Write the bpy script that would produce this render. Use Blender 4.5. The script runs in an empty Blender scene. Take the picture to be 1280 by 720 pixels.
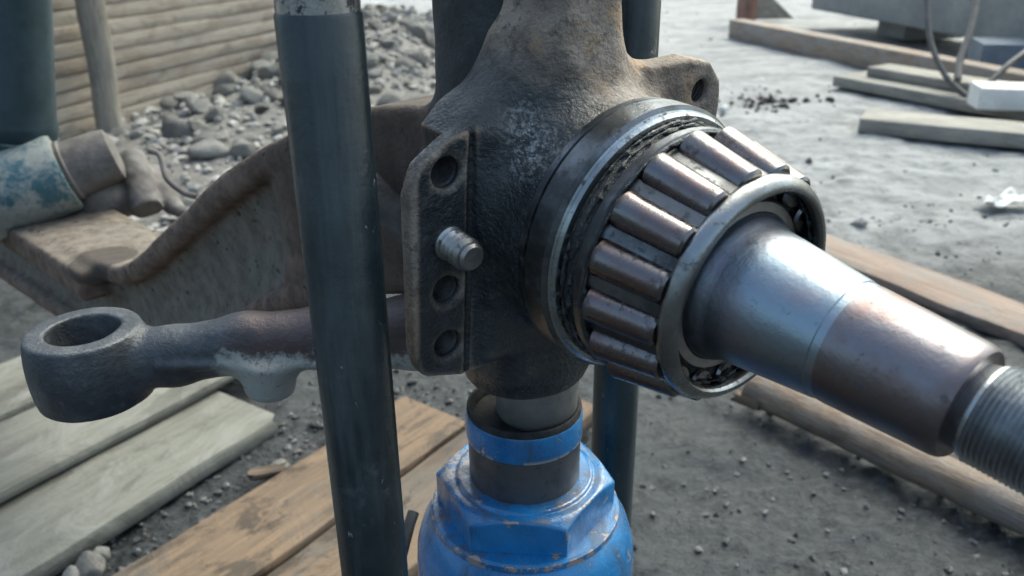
import bpy, bmesh, math, random
import numpy as np
from mathutils import Vector, Matrix

random.seed(7)
rng = np.random.default_rng(11)
rad = math.radians
S = bpy.context.scene
COL = S.collection

# ---------------------------------------------------------------- camera
FPX, PITCH, ROLL = 1050.0, rad(24.1), rad(0.73)
CAM = np.array([0.0, 0.0, 0.70])
_F = np.array([0, math.cos(PITCH), -math.sin(PITCH)])
_R0 = np.array([1.0, 0, 0])
_D0 = np.cross(_F, _R0)
_R = math.cos(ROLL) * _R0 + math.sin(ROLL) * _D0
_D = np.cross(_F, _R)
cam_d = bpy.data.cameras.new('camera')
cam_d.sensor_width = 36.0
cam_d.lens = 36.0 * FPX / 1280.0
cam_d.clip_start = 0.01
cam_d.clip_end = 500
cam_d.dof.use_dof = True
cam_d.dof.focus_distance = 0.42
cam_d.dof.aperture_fstop = 12.5
cam = bpy.data.objects.new('camera', cam_d)
COL.objects.link(cam)
_m = Matrix(((_R[0], -_D[0], -_F[0], CAM[0]), (_R[1], -_D[1], -_F[1], CAM[1]), (_R[2], -_D[2], -_F[2], CAM[2]), (0, 0, 0, 1)))
cam.matrix_world = _m
S.camera = cam

# ---------------------------------------------------------------- sky, sun, exposure
SUN_EL, SUN_AZ = rad(52), rad(35)          # azimuth clockwise from +Y
W = bpy.data.worlds.new('World')
S.world = W
W.use_nodes = True
nt = W.node_tree
nt.nodes.clear()
sky = nt.nodes.new('ShaderNodeTexSky')
sky.sky_type = 'NISHITA'
sky.sun_disc = False
sky.sun_elevation = SUN_EL
sky.sun_rotation = SUN_AZ
sky.air_density = 1.0
sky.dust_density = 7.0
sky.ozone_density = 0.5
bg = nt.nodes.new('ShaderNodeBackground')
bg.inputs['Strength'].default_value = 0.145
wo = nt.nodes.new('ShaderNodeOutputWorld')
tint = nt.nodes.new('ShaderNodeMix')
tint.data_type = 'RGBA'
tint.blend_type = 'MULTIPLY'
tint.inputs[0].default_value = 1.0
tint.inputs[7].default_value = (0.90, 1.03, 1.02, 1.0)     # thin high cloud: cool white overall
nt.links.new(sky.outputs[0], tint.inputs[6])
nt.links.new(tint.outputs[2], bg.inputs[0])
nt.links.new(bg.outputs[0], wo.inputs[0])
sun_d = bpy.data.lights.new('sun', 'SUN')
sun_d.energy = 0.62
sun_d.angle = rad(42)
sun_d.color = (0.95, 1.0, 0.98)
sun = bpy.data.objects.new('sun', sun_d)
COL.objects.link(sun)
_sv = Vector((math.sin(SUN_AZ) * math.cos(SUN_EL), math.cos(SUN_AZ) * math.cos(SUN_EL), math.sin(SUN_EL)))
sun.rotation_euler = _sv.to_track_quat('Z', 'Y').to_euler()
S.view_settings.view_transform = 'Standard'
S.view_settings.look = 'None'
S.view_settings.exposure = 1.32
S.view_settings.gamma = 1.0
S.view_settings.use_curve_mapping = False
S.cycles.max_bounces = 8


# ---------------------------------------------------------------- geometry helpers
def ray(px, py):
    return _F + (px - 640) / FPX * _R + (py - 360) / FPX * _D


def at(px, py, depth):
    return CAM + ray(px, py) * depth


def gp(px, py, z=0.0):
    v = ray(px, py)
    return CAM + v * ((z - CAM[2]) / v[2])


def nrm(v):
    v = np.asarray(v, float)
    return v / np.linalg.norm(v)


def hash3(i, j, k, seed):
    n = (i.astype(np.int64) * 374761393 + j.astype(np.int64) * 668265263 + k.astype(np.int64) * 2147483647 + seed * 974634777) & 0xffffffff
    n = ((n ^ (n >> 13)) * 1274126177) & 0xffffffff
    n = n ^ (n >> 16)
    return (n & 0xffff) / 32767.5 - 1.0


def vnoise(P, scale, seed=0):
    Q = np.asarray(P, float) * scale
    I = np.floor(Q)
    f = Q - I
    f = f * f * (3 - 2 * f)
    I = I.astype(np.int64)
    out = 0
    for a in (0, 1):
        for b in (0, 1):
            for c in (0, 1):
                w = (f[:, 0] if a else 1 - f[:, 0]) * (f[:, 1] if b else 1 - f[:, 1]) * (f[:, 2] if c else 1 - f[:, 2])
                out = out + w * hash3(I[:, 0] + a, I[:, 1] + b, I[:, 2] + c, seed)
    return out


def fbm(P, scale, octs=4, seed=0, gain=0.5):
    a, t, o = 1.0, 0.0, 0.0
    for k in range(octs):
        o = o + a * vnoise(P, scale * 2 ** k, seed + k * 17)
        t += a
        a *= gain
    return o / t


def obj(name, verts, faces, mat, parent=None, smooth=True, angle=None):
    me = bpy.data.meshes.new(name)
    me.from_pydata([tuple(map(float, v)) for v in verts], [], [tuple(map(int, f)) for f in faces])
    if smooth:
        me.polygons.foreach_set('use_smooth', [True] * len(me.polygons))
        if angle:
            me.set_sharp_from_angle(angle=rad(angle))
    if mat is not None:
        me.materials.append(mat)
    me.update()
    o = bpy.data.objects.new(name, me)
    COL.objects.link(o)
    if parent is not None:
        o.parent = parent
    return o


def tag(o, label=None, cat=None, group=None, kind=None):
    if label: o['label'] = label
    if cat: o['category'] = cat
    if group: o['group'] = group
    if kind: o['kind'] = kind
    return o


def thing(name, label, cat, loc=(0, 0, 0), basis=None, group=None):
    o = bpy.data.objects.new(name, None)
    o.empty_display_size = 0.02
    COL.objects.link(o)
    if basis is not None:
        x, y, z = basis
        o.matrix_world = Matrix(((x[0], y[0], z[0], loc[0]), (x[1], y[1], z[1], loc[1]), (x[2], y[2], z[2], loc[2]), (0, 0, 0, 1)))
    else:
        o.location = tuple(map(float, loc))
    return tag(o, label, cat, group)


class MB:
    def __init__(self):
        self.v, self.f = [], []

    def add(self, V, Fs):
        n = len(self.v)
        self.v.extend([tuple(x) for x in V])
        self.f.extend([tuple(i + n for i in f) for f in Fs])
        return self

    def lathe(self, prof, segs=64, o=(0, 0, 0), x=(1, 0, 0), y=(0, 1, 0), z=(0, 0, 1), closed=False):
        """prof: list of (r, h); axis z through o.  Winding goes outwards for h rising."""
        o, x, y, z = [np.asarray(q, float) for q in (o, x, y, z)]
        V, Fs = [], []
        for r, h in prof:
            for k in range(segs):
                a = 2 * math.pi * k / segs
                V.append(o + x * (r * math.cos(a)) + y * (r * math.sin(a)) + z * h)
        n = len(prof)
        for i in range(n if closed else n - 1):
            i2 = (i + 1) % n
            for k in range(segs):
                k2 = (k + 1) % segs
                Fs.append((i * segs + k, i * segs + k2, i2 * segs + k2, i2 * segs + k))
        if not closed:
            if prof[0][0] > 1e-6:
                Fs.append(tuple(range(segs - 1, -1, -1)))
            if prof[-1][0] > 1e-6:
                Fs.append(tuple((n - 1) * segs + k for k in range(segs)))
        return self.add(V, Fs)

    def tube(self, pts, r, segs=10, cap=True):
        pts = [np.asarray(p, float) for p in pts]
        rr = r if hasattr(r, '__len__') else [r] * len(pts)
        V, Fs = [], []
        ref = np.array([0.13, 0.21, 0.97])
        for i, p in enumerate(pts):
            t = nrm(pts[min(i + 1, len(pts) - 1)] - pts[max(i - 1, 0)])
            a = np.cross(ref, t)
            if np.linalg.norm(a) < 1e-3:
                a = np.cross((1, 0, 0), t)
            a = nrm(a)
            b = np.cross(t, a)
            for k in range(segs):
                q = 2 * math.pi * k / segs
                V.append(p + a * rr[i] * math.cos(q) + b * rr[i] * math.sin(q))
        for i in range(len(pts) - 1):
            for k in range(segs):
                k2 = (k + 1) % segs
                Fs.append((i * segs + k, i * segs + k2, (i + 1) * segs + k2, (i + 1) * segs + k))
        if cap:
            Fs.append(tuple(range(segs - 1, -1, -1)))
            Fs.append(tuple((len(pts) - 1) * segs + k for k in range(segs)))
        return self.add(V, Fs)

    def build(self, name, mat, parent=None, angle=35):
        return obj(name, self.v, self.f, mat, parent, True, angle)


def bez(pts, n=40):
    """Catmull-Rom through pts"""
    P = [np.asarray(p, float) for p in pts]
    P = [2 * P[0] - P[1]] + P + [2 * P[-1] - P[-2]]
    out = []
    m = len(P) - 3
    for i in range(m):
        for k in range(n // m + 1):
            t = k / (n // m + 1)
            a, b, c, d = P[i:i + 4]
            out.append(0.5 * ((2 * b) + (-a + c) * t + (2 * a - 5 * b + 4 * c - d) * t * t + (-a + 3 * b - 3 * c + d) * t ** 3))
    out.append(P[-2])
    return out


# ---- signed distance fields and surface nets: cast and forged shapes with real fillets
def smin(a, b, k):
    h = np.clip(0.5 + 0.5 * (b - a) / k, 0, 1)
    return b * (1 - h) + a * h - k * h * (1 - h)


def smax(a, b, k):
    return -smin(-a, -b, k)


def s_box(P, c, h, r=0.0):
    q = np.abs(P - np.asarray(c)) - (np.asarray(h) - r)
    return np.linalg.norm(np.maximum(q, 0), axis=1) + np.minimum(q.max(1), 0) - r


def s_cyl(P, c, ax, r, h0, h1, rd=0.0):
    ax = nrm(ax)
    Q = P - np.asarray(c)
    t = Q @ ax
    rr = np.linalg.norm(Q - t[:, None] * ax, axis=1)
    rv = r(t) if callable(r) else r
    a = rr - rv + rd
    b = np.maximum(t - h1, h0 - t) + rd
    return np.hypot(np.maximum(a, 0), np.maximum(b, 0)) + np.minimum(np.maximum(a, b), 0) - rd


def s_cap(P, a, b, ra, rb):
    a, b = np.asarray(a, float), np.asarray(b, float)
    d = b - a
    t = np.clip((P - a) @ d / (d @ d), 0, 1)
    return np.linalg.norm(P - a - t[:, None] * d, axis=1) - (ra + (rb - ra) * t)


def s_poly(X, Y, poly):
    """2D signed distance to polygon"""
    v = np.asarray(poly, float)
    n = len(v)
    dd = np.full(X.shape, 1e9)
    s = np.ones(X.shape)
    for i in range(n):
        a, b = v[i], v[i - 1]
        e = b - a
        wx, wy = X - a[0], Y - a[1]
        t = np.clip((wx * e[0] + wy * e[1]) / (e @ e), 0, 1)
        dd = np.minimum(dd, (wx - e[0] * t) ** 2 + (wy - e[1] * t) ** 2)
        c1, c2, c3 = Y >= a[1], Y < b[1], e[0] * wy > e[1] * wx
        flip = (c1 & c2 & c3) | (~c1 & ~c2 & ~c3)
        s = np.where(flip, -s, s)
    return s * np.sqrt(dd)


def s_ext(P, poly, z0, z1, r=0.002, grow=0.0):
    a = s_poly(P[:, 0], P[:, 1], poly) + r - grow
    b = np.maximum(P[:, 2] - z1, z0 - P[:, 2]) + r
    return np.hypot(np.maximum(a, 0), np.maximum(b, 0)) + np.minimum(np.maximum(a, b), 0) - r


def nets(sdf, lo, hi, h):
    lo, hi = np.asarray(lo, float), np.asarray(hi, float)
    n = np.ceil((hi - lo) / h).astype(int) + 1
    xs = [lo[i] + np.arange(n[i]) * h for i in range(3)]
    f = np.empty(n)
    for i in range(n[0]):
        Y, Z = np.meshgrid(xs[1], xs[2], indexing='ij')
        P = np.stack([np.full(Y.size, xs[0][i]), Y.ravel(), Z.ravel()], 1)
        f[i] = sdf(P).reshape(n[1], n[2])
    neg = f < 0
    c = n - 1
    cnt = np.zeros(c, int)
    pos = np.zeros(tuple(c) + (3,))
    corners = [(a, b, d) for a in (0, 1) for b in (0, 1) for d in (0, 1)]
    def sl(q): return tuple(slice(q[i], q[i] + c[i]) for i in range(3))
    for A in corners:
        for ax in range(3):
            if A[ax]:
                continue
            B = list(A); B[ax] = 1
            fa, fb = f[sl(A)], f[sl(B)]
            m = neg[sl(A)] != neg[sl(B)]
            t = np.where(m, fa / np.where(m, fa - fb, 1), 0)
            for k in range(3):
                pos[..., k] += np.where(m, A[k] + (t if k == ax else 0), 0)
            cnt += m
    act = cnt > 0
    idx = np.full(c, -1)
    idx[act] = np.arange(act.sum())
    base = np.stack(np.nonzero(act), 1)
    V = lo + (base + pos[act] / cnt[act][:, None]) * h
    quads = []
    for ax in range(3):
        u, v = (ax + 1) % 3, (ax + 2) % 3
        sa = [slice(1, c[i]) for i in range(3)]
        sa[ax] = slice(0, c[ax])
        sb = list(sa)
        sb[ax] = slice(1, c[ax] + 1)
        e = neg[tuple(sa)] != neg[tuple(sb)]
        I = np.stack(np.nonzero(e), 1)
        for i in range(3):
            if i != ax:
                I[:, i] += 1
        flip = neg[tuple(I.T)]
        q = []
        for du, dv in ((-1, -1), (0, -1), (0, 0), (-1, 0)):
            J = I.copy()
            J[:, u] += du
            J[:, v] += dv
            q.append(idx[tuple(J.T)])
        Q = np.stack(q, 1)
        Q[~flip] = Q[~flip][:, ::-1]
        quads.append(Q)
    Q = np.concatenate(quads)
    Q = Q[(Q >= 0).all(1)]
    e = h * 0.35
    for _ in range(2):
        f0 = sdf(V)
        g = np.stack([(sdf(V + d) - sdf(V - d)) / (2 * e) for d in np.eye(3) * e], 1)
        gn = np.maximum((g * g).sum(1), 0.2)
        st = np.clip(f0 / gn, -h * 0.6, h * 0.6)
        V = V - g * st[:, None]
    return V, Q


# ---------------------------------------------------------------- materials
def sock(nd, name, val, nt):
    i = nd.inputs[name]
    if hasattr(val, 'is_output') or isinstance(val, bpy.types.NodeSocket):
        nt.links.new(val, i)
    else:
        i.default_value = (*val, 1) if isinstance(val, tuple) and len(val) == 3 and i.type == 'RGBA' else val


class MT:
    """small wrapper for building a node material"""
    def __init__(self, name):
        self.m = bpy.data.materials.new(name)
        self.m.use_nodes = True
        self.t = self.m.node_tree
        self.b = self.t.nodes['Principled BSDF']
        self.tc = self.t.nodes.new('ShaderNodeTexCoord')
        self.co = self.tc.outputs['Object']

    def n(self, typ, **kw):
        nd = self.t.nodes.new('ShaderNode' + typ)
        for k, v in kw.items():
            if hasattr(nd, k) and k not in nd.inputs:
                setattr(nd, k, v)
            else:
                sock(nd, k, v, self.t)
        return nd

    def map(self, scale=(1, 1, 1), loc=(0, 0, 0), co=None):
        nd = self.t.nodes.new('ShaderNodeMapping')
        self.t.links.new(co or self.co, nd.inputs[0])
        nd.inputs['Scale'].default_value = scale
        nd.inputs['Location'].default_value = loc
        return nd.outputs[0]

    def rndco(self, amount=20.0):
        oi = self.t.nodes.new('ShaderNodeObjectInfo')
        mul = self.n('Math', operation='MULTIPLY')
        self.t.links.new(oi.outputs['Random'], mul.inputs[0])
        mul.inputs[1].default_value = amount
        add = self.t.nodes.new('ShaderNodeVectorMath')
        self.t.links.new(self.co, add.inputs[0])
        self.t.links.new(mul.outputs[0], add.inputs[1])
        self.co = add.outputs[0]
        return oi.outputs['Random']

    def noise(self, scale, detail=5, rough=0.6, co=None, dist=0.0):
        nd = self.t.nodes.new('ShaderNodeTexNoise')
        self.t.links.new(co or self.co, nd.inputs['Vector'])
        nd.inputs['Scale'].default_value = scale
        nd.inputs['Detail'].default_value = detail
        nd.inputs['Roughness'].default_value = rough
        nd.inputs['Distortion'].default_value = dist
        return nd.outputs['Fac']

    def voro(self, scale, co=None, feature='F1'):
        nd = self.t.nodes.new('ShaderNodeTexVoronoi')
        nd.feature = feature
        self.t.links.new(co or self.co, nd.inputs['Vector'])
        nd.inputs['Scale'].default_value = scale
        return nd.outputs['Distance']

    def step(self, v, a, b, lo=0.0, hi=1.0):
        nd = self.t.nodes.new('ShaderNodeMapRange')
        nd.interpolation_type = 'SMOOTHSTEP'
        self.t.links.new(v, nd.inputs[0])
        for i, x in enumerate((a, b, lo, hi)):
            nd.inputs[i + 1].default_value = x
        return nd.outputs[0]

    def mul(self, a, b, op='MULTIPLY'):
        nd = self.t.nodes.new('ShaderNodeMath')
        nd.operation = op
        for i, x in enumerate((a, b)):
            if isinstance(x, bpy.types.NodeSocket):
                self.t.links.new(x, nd.inputs[i])
            else:
                nd.inputs[i].default_value = x
        return nd.outputs[0]

    def mix(self, fac, a, b):
        nd = self.t.nodes.new('ShaderNodeMix')
        nd.data_type = 'RGBA'
        for i, x in ((0, fac), (6, a), (7, b)):
            if isinstance(x, bpy.types.NodeSocket):
                self.t.links.new(x, nd.inputs[i])
            else:
                nd.inputs[i].default_value = x if i == 0 else (*x, 1)
        return nd.outputs[2]

    def mixf(self, fac, a, b):
        nd = self.t.nodes.new('ShaderNodeMix')
        nd.data_type = 'FLOAT'
        for i, x in ((0, fac), (2, a), (3, b)):
            if isinstance(x, bpy.types.NodeSocket):
                self.t.links.new(x, nd.inputs[i])
            else:
                nd.inputs[i].default_value = x
        return nd.outputs[0]

    def sep(self, co=None):
        nd = self.t.nodes.new('ShaderNodeSeparateXYZ')
        self.t.links.new(co or self.co, nd.inputs[0])
        return nd.outputs

    def point(self, a=0.52, b=0.58):
        g = self.t.nodes.new('ShaderNodeNewGeometry')
        return self.step(g.outputs['Pointiness'], a, b)

    def up(self, a=0.2, b=0.8):
        g = self.t.nodes.new('ShaderNodeNewGeometry')
        return self.step(self.sep(g.outputs['Normal'])[2], a, b)

    def near(self, c, r0, r1, scale=(1, 1, 1)):
        """1 near point c (object space), 0 beyond r1"""
        mp = self.t.nodes.new('ShaderNodeVectorMath')
        mp.operation = 'SUBTRACT'
        self.t.links.new(self.co, mp.inputs[0])
        mp.inputs[1].default_value = c
        sc = self.t.nodes.new('ShaderNodeVectorMath')
        sc.operation = 'MULTIPLY'
        self.t.links.new(mp.outputs[0], sc.inputs[0])
        sc.inputs[1].default_value = scale
        ln = self.t.nodes.new('ShaderNodeVectorMath')
        ln.operation = 'LENGTH'
        self.t.links.new(sc.outputs[0], ln.inputs[0])
        return self.step(ln.outputs['Value'], r0, r1, 1.0, 0.0)

    def out(self, color, rough=0.5, metal=0.0, bump=None, spec=None, coat=0.0):
        def put(nm, x):
            i = self.b.inputs[nm]
            if isinstance(x, bpy.types.NodeSocket):
                self.t.links.new(x, i)
            else:
                i.default_value = (*x, 1) if i.type == 'RGBA' else x
        put('Base Color', color)
        put('Roughness', rough)
        put('Metallic', metal)
        if spec is not None: put('Specular IOR Level', spec)
        if coat: put('Coat Weight', coat); put('Coat Roughness', 0.15)
        if bump:
            prev = None
            for hgt, dist in bump:
                nd = self.t.nodes.new('ShaderNodeBump')
                nd.inputs['Strength'].default_value = 1.0
                nd.inputs['Distance'].default_value = dist
                self.t.links.new(hgt, nd.inputs['Height'])
                if prev: self.t.links.new(prev, nd.inputs['Normal'])
                prev = nd.outputs[0]
            self.t.links.new(prev, self.b.inputs['Normal'])
        return self.m


def m_soil():
    m = MT('soil')
    x, y, z = m.sep()
    big = m.noise(1.1, 4, 0.6)
    mid = m.noise(9, 6, 0.65)
    fine = m.noise(70, 6, 0.7)
    smear = m.noise(5, 6, 0.62, m.map((0.55, 1.7, 1)), 1.2)
    # dry pale dust out in the yard, oily earth darkened by painted truck shade nearby (ragged border)
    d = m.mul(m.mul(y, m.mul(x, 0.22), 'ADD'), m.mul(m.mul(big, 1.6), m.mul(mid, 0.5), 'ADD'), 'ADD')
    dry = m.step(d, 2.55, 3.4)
    grit = m.noise(150, 5, 0.75)
    shaded_oil = m.mix(m.step(fine, 0.36, 0.66), (0.014, 0.017, 0.020), (0.052, 0.060, 0.066))
    shaded_oil = m.mix(m.mul(m.step(grit, 0.55, 0.7), 0.6), shaded_oil, (0.088, 0.095, 0.10))
    shaded_oil = m.mix(m.mul(m.step(smear, 0.45, 0.66), 0.6), shaded_oil, (0.066, 0.072, 0.078))
    dust = m.mix(m.step(mid, 0.35, 0.68), (0.23, 0.235, 0.235), (0.33, 0.335, 0.335))
    dust = m.mix(m.mul(m.step(smear, 0.46, 0.64), 0.75), dust, (0.40, 0.405, 0.405))
    dust = m.mix(m.mul(m.step(m.noise(3.1, 6, 0.7, m.map((0.5, 1.5, 1), (7, 3, 0)), 1.0), 0.54, 0.66), 0.6), dust, (0.17, 0.168, 0.165))
    spk = m.step(m.noise(22, 3, 0.6), 0.68, 0.76)
    dust = m.mix(m.mul(spk, 0.4), dust, (0.12, 0.115, 0.11))
    # earth under the stone heap
    hp = m.mul(m.step(x, -0.25, 0.15, 1.0, 0.0), m.step(m.mul(y, m.mul(mid, 1.0), 'ADD'), 5.2, 6.2, 1.0, 0.0))
    dust = m.mix(m.mul(hp, 0.8), dust, (0.17, 0.16, 0.145))
    c = m.mix(dry, shaded_oil, dust)
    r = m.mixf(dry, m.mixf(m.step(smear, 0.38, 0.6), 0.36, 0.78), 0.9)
    return m.out(c, r, 0, [(smear, 0.012), (mid, 0.012), (fine, 0.011), (grit, 0.004)], spec=0.4)


def m_wood(name, a, b, dark, dirt=0.5, gscale=1.0, dirtcol=(0.06, 0.055, 0.05), knots=True, bumpd=0.002, mud=0.5, mudcol=(0.19, 0.185, 0.17), stain=0.4):
    m = MT(name)
    m.rndco(13)
    g = m.noise(14 * gscale, 7, 0.65, m.map((0.6, 9, 9)), 0.3)
    g2 = m.noise(60 * gscale, 4, 0.6, m.map((0.25, 8, 8)))
    big = m.noise(5, 4, 0.6, m.map((0.6, 1.6, 1.6)))
    c = m.mix(m.step(g, 0.3, 0.68), a, b)
    c = m.mix(m.mul(m.step(g2, 0.52, 0.72), 0.55), c, dark)
    c = m.mix(m.mul(m.step(big, 0.48, 0.72), dirt), c, dirtcol)
    c = m.mix(m.mul(m.step(m.noise(38, 5, 0.7), 0.6, 0.68), dirt * 0.7), c, dirtcol)
    sm = m.noise(7, 6, 0.7, m.map((0.8, 1.3, 1.3), (3, 1, 2)), 0.8)
    c = m.mix(m.mul(m.step(sm, 0.47, 0.60), mud), c, mudcol)
    wet = m.noise(9, 6, 0.72, m.map((0.7, 1.6, 1.6), (9, 4, 1)), 0.5)
    c = m.mix(m.mul(m.step(wet, 0.60 - 0.12 * stain, 0.66 - 0.08 * stain), stain), c, tuple(q * 0.42 for q in a))
    return m.out(c, m.mixf(m.step(wet, 0.5, 0.6), 0.88, 0.6), 0, [(g, bumpd), (g2, bumpd * 0.5), (sm, 0.006)], spec=0.25)


def m_cast():
    """knuckle: greasy black low down, dry rusty dust on the upper neck"""
    m = MT('greasy_cast_iron')
    x, y, z = m.sep()
    n1 = m.noise(28, 6, 0.65)
    n2 = m.noise(140, 5, 0.7)
    n3 = m.noise(420, 3, 0.6)
    rust = m.mix(m.step(n1, 0.35, 0.66), (0.14, 0.11, 0.088), (0.30, 0.25, 0.205))
    rust = m.mix(m.step(n2, 0.5, 0.68), rust, (0.085, 0.066, 0.055))
    rust = m.mix(m.mul(m.step(m.noise(48, 6, 0.75), 0.50, 0.64), 0.75), rust, (0.34, 0.225, 0.13))
    grease = m.mix(m.step(n1, 0.35, 0.7), (0.013, 0.017, 0.020), (0.036, 0.042, 0.046))
    grease = m.mix(m.mul(m.step(n2, 0.55, 0.7), 0.6), grease, (0.085, 0.078, 0.07))
    hgt = m.mul(y, m.mul(m.mul(n1, 0.055), m.mul(x, 0.42), 'ADD'), 'ADD')
    fac = m.step(hgt, 0.064, 0.104)
    edge = m.mul(m.step(m.mul(x, -1.0), 0.0915, 0.0945), 0.95)     # outer rim of the flange
    fac = m.mul(fac, m.mul(edge, m.point(0.505, 0.56), 'MAXIMUM'), 'MAXIMUM')
    c = m.mix(fac, grease, rust)
    scr = m.mul(m.near((-0.043, 0.040, 0.05), 0.002, 0.020, (1.3, 0.7, 0.5)), m.step(m.noise(330, 5, 0.8), 0.46, 0.62))
    c = m.mix(m.mul(scr, 0.75), c, (0.40, 0.43, 0.43))
    r = m.mixf(fac, m.mixf(m.step(n2, 0.4, 0.65), 0.27, 0.52), 0.8)
    return m.out(c, r, 0.0, [(n1, 0.0025), (n2, 0.0018), (n3, 0.0008)], spec=0.5)


def m_steel(name, base, tint, rough=(0.22, 0.4), grime=0.3, ring=True, gcol=(0.02, 0.02, 0.022), metal=1.0, tintr=(0.4, 0.65)):
    """turned steel, lathe marks round local z"""
    m = MT(name)
    x, y, z = m.sep()
    zz = m.n('CombineXYZ')
    m.t.links.new(z, zz.inputs[2])
    lines = m.noise(2600, 3, 0.6, zz.outputs[0])
    n1 = m.noise(45, 5, 0.6)
    n2 = m.noise(190, 5, 0.7)
    c = m.mix(m.step(n1, *tintr), base, tint)
    c = m.mix(m.mul(m.step(lines, 0.4, 0.7), 0.18), c, tuple(q * 0.55 for q in base))
    g = m.mul(m.step(n2, 0.60 - 0.12 * grime, 0.70 - 0.1 * grime), min(1.0, 0.35 + grime))
    c = m.mix(g, c, gcol)
    r = m.mixf(m.step(n1, 0.3, 0.7), rough[0], rough[1])
    r = m.mixf(g, r, 0.45)
    mt = m.mixf(g, metal, 0.1)
    b = [(n2, 0.00025)]
    if ring: b.append((lines, 0.00006))
    return m.out(c, r, mt, b)


def m_black_paint():
    m = MT('worn_black_paint')
    m.rndco(3)
    n1 = m.noise(22, 6, 0.65)
    n2 = m.noise(150, 5, 0.7)
    st = m.noise(60, 6, 0.65, m.map((1, 1, 0.10)), 0.2)
    c = m.mix(m.step(n1, 0.35, 0.7), (0.007, 0.014, 0.017), (0.020, 0.031, 0.035))
    c = m.mix(m.mul(m.step(st, 0.50, 0.72), 0.55), c, (0.060, 0.072, 0.074))
    dust = m.step(m.noise(34, 7, 0.8), 0.56, 0.70)
    c = m.mix(m.mul(dust, 0.35), c, (0.10, 0.105, 0.10))
    ch = m.step(m.noise(110, 4, 0.8, m.map((1, 1, 0.45))), 0.665, 0.69)
    c = m.mix(m.mul(ch, 0.75), c, (0.20, 0.20, 0.19))
    scr = m.step(m.noise(160, 3, 0.5, m.map((1, 1, 0.03), (2, 5, 1))), 0.70, 0.73)
    c = m.mix(m.mul(scr, 0.35), c, (0.14, 0.15, 0.15))
    r = m.mixf(m.step(st, 0.35, 0.7), 0.26, 0.46)
    r = m.mixf(dust, r, 0.75)
    return m.out(c, r, 0.0, [(n1, 0.0008), (n2, 0.0002), (ch, -0.0004)], spec=0.5)


def m_blue(name='chipped_blue_paint', wear=None):
    m = MT(name)
    x, y, z = m.sep()
    n1 = m.noise(30, 5, 0.6)
    n2 = m.noise(90, 6, 0.75)
    run = m.noise(38, 6, 0.7, m.map((1, 1, 0.25)), 0.4)
    c = m.mix(m.step(n1, 0.3, 0.7), (0.005, 0.10, 0.265), (0.010, 0.175, 0.42))
    dirt = m.mul(m.step(n2, 0.44, 0.62), m.up(0.35, 0.9))
    c = m.mix(m.mul(dirt, 0.65), c, (0.075, 0.068, 0.066))
    c = m.mix(m.mul(m.step(run, 0.50, 0.68), 0.65), c, (0.022, 0.032, 0.045))
    g = m.t.nodes.new('ShaderNodeNewGeometry')
    edge = m.step(g.outputs['Pointiness'], 0.52, 0.58)
    if wear: edge = m.mul(edge, 0.0)
    chip = m.step(m.mul(m.noise(75, 6, 0.75), m.mul(edge, 0.17), 'ADD'), 0.625, 0.645)
    side = m.mul(m.near((-0.05, 0.01, 0.345), 0.012, 0.05), m.step(m.noise(55, 6, 0.75), 0.47, 0.56))
    chip = m.mul(chip, m.mul(side, 0.8), 'MAXIMUM')
    if wear:
        chip = m.mul(chip, m.mul(m.step(z, wear[0], wear[1], 1.0, 0.0), m.step(m.noise(60, 4, 0.6, m.map((1, 1, 0.3))), 0.46, 0.5)), 'MAXIMUM')
    c = m.mix(chip, c, (0.30, 0.245, 0.22) if not wear else (0.34, 0.34, 0.33))
    r = m.mixf(m.mul(dirt, m.step(run, 0.45, 0.7), 'MAXIMUM'), 0.24, 0.58)
    return m.out(c, r, 0.0, [(n1, 0.0015), (n2, 0.0005), (chip, -0.0004)], spec=0.5, coat=0.35)


def m_axle():
    m = MT('rusty_muddy_forging')
    at_ = m.t.nodes.new('ShaderNodeAttribute')
    at_.attribute_name = 'web'                                   # the recessed web holds dried grey mud
    n1 = m.noise(11, 6, 0.65)
    n2 = m.noise(70, 5, 0.7)
    n3 = m.noise(240, 4, 0.7)
    rust = m.mix(m.step(n2, 0.35, 0.66), (0.105, 0.073, 0.056), (0.195, 0.137, 0.106))
    mud = m.mix(m.step(n2, 0.3, 0.7), (0.115, 0.106, 0.088), (0.175, 0.163, 0.138))
    k = m.mul(at_.outputs['Fac'], m.mul(m.up(0.45, 0.95), 0.9), 'MAXIMUM')
    k = m.step(m.mul(k, m.mul(m.mul(n1, 0.9), m.mul(n2, 0.7), 'ADD'), 'ADD'), 1.2, 2.1)
    c = m.mix(k, rust, mud)
    pit = m.step(m.noise(95, 4, 0.6), 0.62, 0.66)
    c = m.mix(m.mul(pit, 0.85), c, (0.035, 0.028, 0.024))
    dark = m.near((-0.07, 0.075, 0.12), 0.05, 0.16)             # darker brown next to the kingpin boss
    c = m.mix(m.mul(dark, 0.75), c, (0.05, 0.036, 0.030))
    spot = m.step(m.mul(m.near((-0.43, 0.37, -0.04), 0.0, 0.065), m.mul(n2, 0.25), 'ADD'), 0.46, 0.52)
    c = m.mix(m.mul(spot, 0.85), c, (0.05, 0.042, 0.036))
    return m.out(c, 0.85, 0, [(n1, 0.0015), (n2, 0.0016), (n3, 0.0005)], spec=0.25)


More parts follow.
